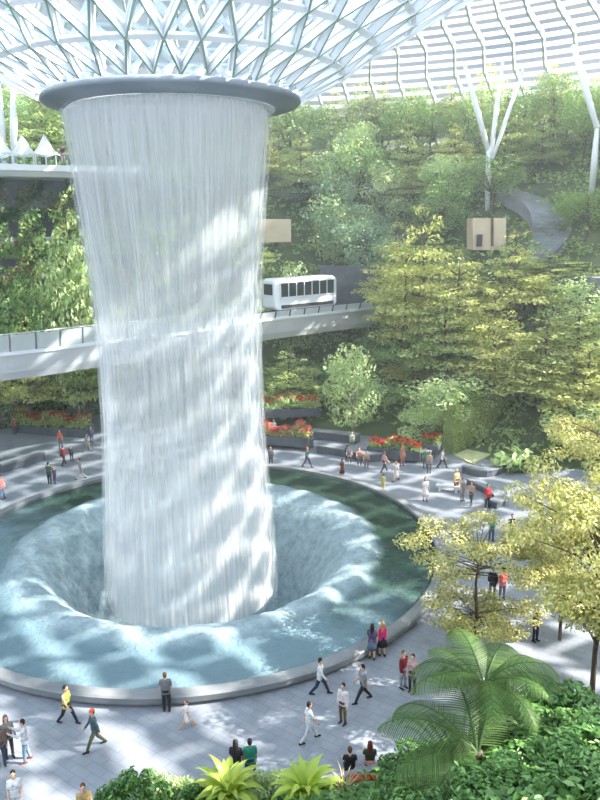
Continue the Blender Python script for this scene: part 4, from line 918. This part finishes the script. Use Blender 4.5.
def person(px,py,pose,face,label,top,sleeve='short',bottom=(40,42,46),low='trousers',hair=(38,30,26),hs='short',k=1.0,skin=0,shoe=(40,38,38),z=0.0,loc=None,eyes=False):
    """face: heading in degrees on the floor, 0 = towards the camera, 90 = towards the right of the photo"""
    p=loc or onz(px,py,z); P=POSES[pose]; r=empty('person',p,math.radians(face),label,'person'); r.scale=(k,k,k)
    def part(name,key,col):
        o=bpy.data.objects.new(name,P[key]); link(o,r)
        if not P[key].materials: P[key].materials.append(cloth((200,200,200)))
        o.material_slots[0].link='OBJECT'; o.material_slots[0].material=cloth(col) ; return o
    part('body','body',SKIN[skin]); 
    part('shirt','shirt_'+sleeve,top)
    if low=='dress': part('skirt','dress_skirt',bottom)
    elif low=='skirt': part('skirt','skirt',bottom)
    elif low=='shorts': part('shorts','shorts',bottom)
    else: part('trousers','trousers',bottom)
    if hs=='cap': part('cap','cap',hair); part('hair','hair_short',(70,50,40))
    else: part('hair','hair_'+hs,hair)
    for n in 'LR': part('shoe','shoe'+n,shoe)
    if eyes:
        for n in 'LR': part('eye','eye'+n,(36,28,26))
    return r
K=(40,42,46)
# around the near side of the pool
person(68,723,'fwalk',70,'person in yellow green top and black trousers walking near the pool curb',(186,186,84),'none',K,hs='short',eyes=True)
person(96,748,'walk',-60,'person with orange cap, dark teal jacket and olive trousers',(64,84,92),'long',(78,82,56),hair=(206,84,46),hs='cap',eyes=True)
person(167,711,'stand',185,'person in grey shirt and black trousers standing at the pool curb',(110,112,116),'short',K,hair=(100,66,44),eyes=True)
person(188,727,'fwalk',-80,'child in white dress walking beside the pool curb',(232,220,220),'short',(232,220,220),'dress',(150,110,80),'short',.72,0,(206,150,120),eyes=True)
person(237,783,'fstand',170,'person in black top with long dark hair beside the man in green',(38,38,44),'short',K,hs='long',skin=1,eyes=True)
person(251,782,'stand',190,'person in green shirt and black shorts above the lime plant',(44,134,112),'short',K,'shorts',(28,26,26),skin=1,eyes=True)
person(309,741,'walk',110,'person in white shirt and pale grey trousers nearest the planted bank',(226,230,232),'short',(206,210,214),hair=(30,28,28),eyes=True)
person(320,694,'walk',80,'person in white shirt and dark jeans walking along the pool curb',(220,224,226),'long',(46,54,74),hair=(30,28,28),eyes=True)
person(343,723,'stand',-35,'person in pale pink shirt and olive trousers in the middle of the plaza',(222,210,212),'long',(92,86,66),hair=(40,32,30),eyes=True)
person(363,701,'walk',-75,'person in grey shirt and black trousers taking a long stride',(140,144,148),'short',K,hair=(30,28,28),eyes=True)
person(372,659,'fstand',160,'person in purple top and denim skirt standing by the pool curb',(84,72,104),'short',(92,108,130),'skirt',(36,30,30),'long',eyes=True)
person(382,656,'fstand',190,'person in bright pink top and black skirt standing by the pool curb',(226,52,120),'none',K,'skirt',(186,140,92),'long',eyes=True)
person(403,688,'stand',40,'person in dark red shirt and grey trousers beside the tree fern',(126,44,52),'long',(146,150,158),hair=(120,84,60),eyes=True)
person(412,692,'fstand',-30,'person in dusty pink jacket and dark jeans beside the tree fern',(190,158,154),'long',(56,58,70),hs='short',hair=(70,52,44),eyes=True)
for px,py,ps,lab,top,bt,hr,hs_ in ((350,772,'sit','person in black shirt sitting on the ground by the planted bank',(30,30,34),K,(90,64,48),'short'),(370,766,'fsit','person in dark green top with auburn hair sitting by the planted bank',(52,64,44),(206,150,130),(110,44,36),'long')):
    person(px,py,ps,180,lab,top,'short',bt,hair=hr,hs=hs_,eyes=True)
person(2,765,'stand',30,'person in brown jacket cut by the edge of the photo',(112,92,84),'long',(60,64,76),hair=(40,32,28),eyes=True)
person(10,757,'fstand',40,'person in grey sweater with long brown hair in the group of three',(138,134,132),'long',(62,62,68),hs='long',hair=(120,84,64),eyes=True)
person(27,761,'phone',-70,'person in pale shirt, jeans and brown shoes holding up both hands',(206,206,210),'long',(122,146,160),hair=(52,40,34),shoe=(140,72,44),eyes=True)
person(18,816,'fstand',20,'person in white top with dark bob at the bottom corner of the photo',(226,226,228),'short',(200,204,208),hair=(34,30,30),eyes=True)
person(87,830,'stand',20,'person with brown hair just showing at the bottom edge of the photo',(190,160,110),'short',(80,84,92),hair=(110,66,48),eyes=True)
# far side, shaded part of the plaza
BK=[(3,499,'stand',60,'person in red and white top and jeans at the far curb by the photo edge',(206,120,112),'short',(106,128,152),'trousers',(40,32,30),'short',1,0),
(15,434,'stand',0,'person in brown red clothes alone by the long flower bed',(140,84,72),'long',(90,70,66),'trousers',(60,44,40),'short',.95,0),
(61,449,'fstand',20,'person in orange top behind the two in dark red',(216,104,68),'short',(70,80,96),'trousers',(120,70,50),'long',1,0),
(64,465,'walk',160,'person in dark red top walking on the shaded plaza',(136,48,56),'long',K,'trousers',(34,30,30),'short',1,0),
(72,461,'stand',30,'child in black beside the person in dark red',(54,48,54),'long',K,'trousers',(40,34,32),'short',.75,0),
(87,452,'walk',90,'person in beige coat near the waterfall edge',(160,156,142),'long',(110,110,112),'trousers',(60,50,44),'short',1,0),
(92,443,'stand',0,'person in blue jacket behind the beige coat',(76,98,130),'long',(70,80,104),'trousers',(90,60,50),'short',.9,0),
(50,484,'stand',170,'person in dark green shirt and black trousers at the far curb',(52,82,62),'short',K,'trousers',(34,30,30),'short',1,0),
(55,484,'stand',150,'child in purple holding close to the person in dark green',(104,84,124),'long',(72,72,104),'trousers',(180,120,80),'short',.78,0),
(81,479,'walk',-70,'person in grey shirt walking along the far curb next to the waterfall',(150,156,160),'short',(176,170,160),'trousers',(60,52,48),'short',1,0),
(262,460,'stand',60,'person in dark brown at the waterfall edge on the far plaza',(104,80,78),'long',(60,58,64),'trousers',(60,44,40),'short',1,0),
(271,465,'stand',10,'person in dark jeans close to the far curb by the waterfall',(128,120,116),'long',(60,66,80),'trousers',(50,42,40),'short',.9,0),
(307,467,'fwalk',60,'person with long orange red hair in teal top and jeans',(72,124,130),'short',(78,92,116),'trousers',(190,92,52),'long',1,0),
(342,477,'fstand',30,'child in dark red dress near the far curb',(120,48,44),'short',(84,40,42),'dress',(40,32,30),'long',.82,1),
(347,462,'stand',150,'person in black behind the child in dark red',(44,46,52),'long',K,'trousers',(40,32,30),'short',.82,0),
(352,450,'stand',0,'person in pale green shirt standing by the curved seat wall',(196,210,180),'short',(108,124,128),'trousers',(90,70,60),'short',.95,0),
(384,472,'fwalk',120,'person in pink top and black trousers at the far curb',(214,164,156),'none',K,'trousers',(150,110,90),'short',1,0),
(383,491,'stand',150,'child in yellow clothes right at the far curb',(190,182,92),'short',(186,180,100),'trousers',(60,50,40),'short',.75,0),
(396,481,'fwalk',-60,'person in white dress walking from the pool',(232,222,220),'short',(230,222,222),'dress',(190,120,90),'long',.95,0),
(397,460,'stand',0,'person in teal shirt behind the white dress',(96,150,158),'short',(110,120,126),'trousers',(80,60,50),'short',.85,0),
(402,466,'stand',30,'person in brown clothes near the teal shirt',(160,110,90),'long',(130,90,78),'trousers',(120,80,60),'short',1,0),
(425,501,'fstand',10,'person in long white dress alone on the paving',(234,226,224),'short',(230,222,220),'dress',(150,84,64),'long',1,0),
(425,468,'stand',-20,'person in green shirt beside the beige jacket',(84,140,96),'short',(110,112,118),'trousers',(120,84,64),'short',.95,0),
(429,473,'stand',160,'person in beige jacket and grey trousers near the hedge',(170,150,140),'long',(100,100,104),'trousers',(110,80,64),'short',1,0),
(442,468,'walk',70,'person in white shirt and black trousers in front of the hedge',(232,234,232),'short',K,'trousers',(70,56,50),'short',1,0),
(456,492,'fstand',30,'person in yellow shirt and dark red shorts beside the white bench',(222,212,140),'short',(112,48,48),'shorts',(200,170,120),'short',1,0),
(462,501,'stand',40,'person in grey shirt in the middle of the three by the stone wall',(150,136,128),'short',(128,128,134),'trousers',(70,54,48),'short',.95,0),
(471,504,'walk',-30,'person in tan top and dark trousers by the stone wall',(186,158,140),'short',(72,76,86),'trousers',(100,66,52),'short',1,0),
(487,508,'stand',20,'person in red shirt and black trousers facing the pool',(178,40,52),'long',K,'trousers',(44,36,34),'short',1,0),
(491,541,'stand',20,'person in green shirt behind the crown of the golden tree',(44,150,120),'short',(70,80,90),'trousers',(60,44,40),'short',1,0),
(511,541,'stand',0,'person in black by the crown of the golden tree',(46,50,58),'long',K,'trousers',(40,34,32),'short',1,0),
(492,598,'stand',160,'person in black jacket seen through the golden tree',(46,48,54),'long',(70,72,80),'trousers',(120,70,50),'short',1,0),
(502,600,'stand',200,'person in salmon pink shirt seen through the golden tree',(222,108,104),'short',(90,94,104),'trousers',(60,44,40),'short',1.05,0),
(535,641,'stand',40,'person in dark clothes behind the fronds and the golden tree',(52,52,56),'long',K,'trousers',(170,110,80),'short',1,0)]
for px,py,ps,fc,lab,top,sl,bt,lw,hr,hs_,k,sk in BK: person(px,py,ps,fc,lab,top,sl,bt,lw,hr,hs_,k,sk)
for px,py,lab,top in ((359,457,'person in pink sitting on the curved seat wall',(206,150,136)),(366,460,'person in beige sitting on the curved seat wall',(188,160,134)),(349,455,'person in grey sitting at the near end of the curved seat wall',(150,150,156))):
    q=onz(px,py,.7); person(px,py,'benchsit',0,lab,top,'short',(110,104,104),loc=(q[0],q[1],.58))
for px,py,Y,lab,top in ((274,424,64.5,'person in white between the two flower beds',(226,226,230)),):
    q=atY(px,436,64.3); person(px,py,'stand',0,lab,top,'short',(120,130,150),loc=(q[0],q[1],max(0,hill(q[0],q[1]))))
q=atY(63,160,70.6); person(0,0,'fstand',40,'person in dark top standing on the upper walkway beside the tent',(80,60,66),'short',(150,140,140),loc=(q[0],q[1],ZW))
# ------------------------------------------------------------------ mist of the fall hanging in the valley
m,nt,out=newmat('mist'); vsx=nd(nt,'ShaderNodeVolumeScatter'); vsx.inputs['Color'].default_value=(.95,.97,1,1); vsx.inputs['Density'].default_value=MIST; vsx.inputs['Anisotropy'].default_value=.2; nt.links.new(vsx.outputs[0],out.inputs['Volume'])
bm=bmesh.new(); box(bm,(0,76,20.5),(110,84,40)); tag(obj('mist',bm,m),'thin bright mist filling the garden valley behind the waterfall','mist',kind='stuff')
# ------------------------------------------------------------------ sky, sun
SKY_H,SKY_Z,SKY_B=.88,2.6,2.8
w=bpy.data.worlds.new('sky'); SC.world=w; w.use_nodes=True; nt=w.node_tree; nt.nodes.clear(); out=nt.nodes.new('ShaderNodeOutputWorld'); bg=nd(nt,'ShaderNodeBackground')
tc=nd(nt,'ShaderNodeTexCoord'); mp=nd(nt,'ShaderNodeMapping'); mp.inputs['Scale'].default_value=(1,1,2.6); nt.links.new(tc.outputs['Generated'],mp.inputs[0]); nz=nd(nt,'ShaderNodeTexNoise'); nz.inputs['Scale'].default_value=2.6; nz.inputs['Detail'].default_value=6; nt.links.new(mp.outputs[0],nz.inputs[0])
rp=nd(nt,'ShaderNodeValToRGB'); e=rp.color_ramp.elements; e[0].position=.40; e[0].color=lin((160,182,208)); e[1].position=.62; e[1].color=lin((218,222,226)); nt.links.new(nz.outputs['Fac'],rp.inputs[0]); nt.links.new(rp.outputs[0],bg.inputs[0])
# brighter overhead, towards the sun and behind the viewer than at the far horizon
sx=nd(nt,'ShaderNodeSeparateXYZ'); nt.links.new(tc.outputs['Generated'],sx.inputs[0])
mz=nd(nt,'ShaderNodeMapRange',interpolation_type='SMOOTHSTEP'); mz.inputs[1].default_value=.25; mz.inputs[2].default_value=.85; mz.inputs[3].default_value=SKY_H; mz.inputs[4].default_value=SKY_Z; nt.links.new(sx.outputs[2],mz.inputs[0])
my=nd(nt,'ShaderNodeMapRange',interpolation_type='SMOOTHSTEP'); my.inputs[1].default_value=.4; my.inputs[2].default_value=-.6; my.inputs[3].default_value=0; my.inputs[4].default_value=SKY_B; nt.links.new(sx.outputs[1],my.inputs[0])
sm=nd(nt,'ShaderNodeMath',operation='ADD'); nt.links.new(mz.outputs[0],sm.inputs[0]); nt.links.new(my.outputs[0],sm.inputs[1]); nt.links.new(sm.outputs[0],bg.inputs[1])
nt.links.new(bg.outputs[0],out.inputs[0])
sun=bpy.data.lights.new('sun','SUN'); sun.energy=20; sun.angle=math.radians(.53); sun.color=(1,.96,.88); so=bpy.data.objects.new('sun',sun); link(so); so.rotation_euler=Vector((-math.cos(math.radians(37)),.05,-math.sin(math.radians(37)))).to_track_quat('-Z','Y').to_euler()
vs=SC.view_settings; vs.view_transform='Standard'; vs.look='None'; vs.gamma=1; vs.exposure=0.0; vs.use_curve_mapping=False
SC.cycles.transparent_max_bounces=28; SC.cycles.max_bounces=8
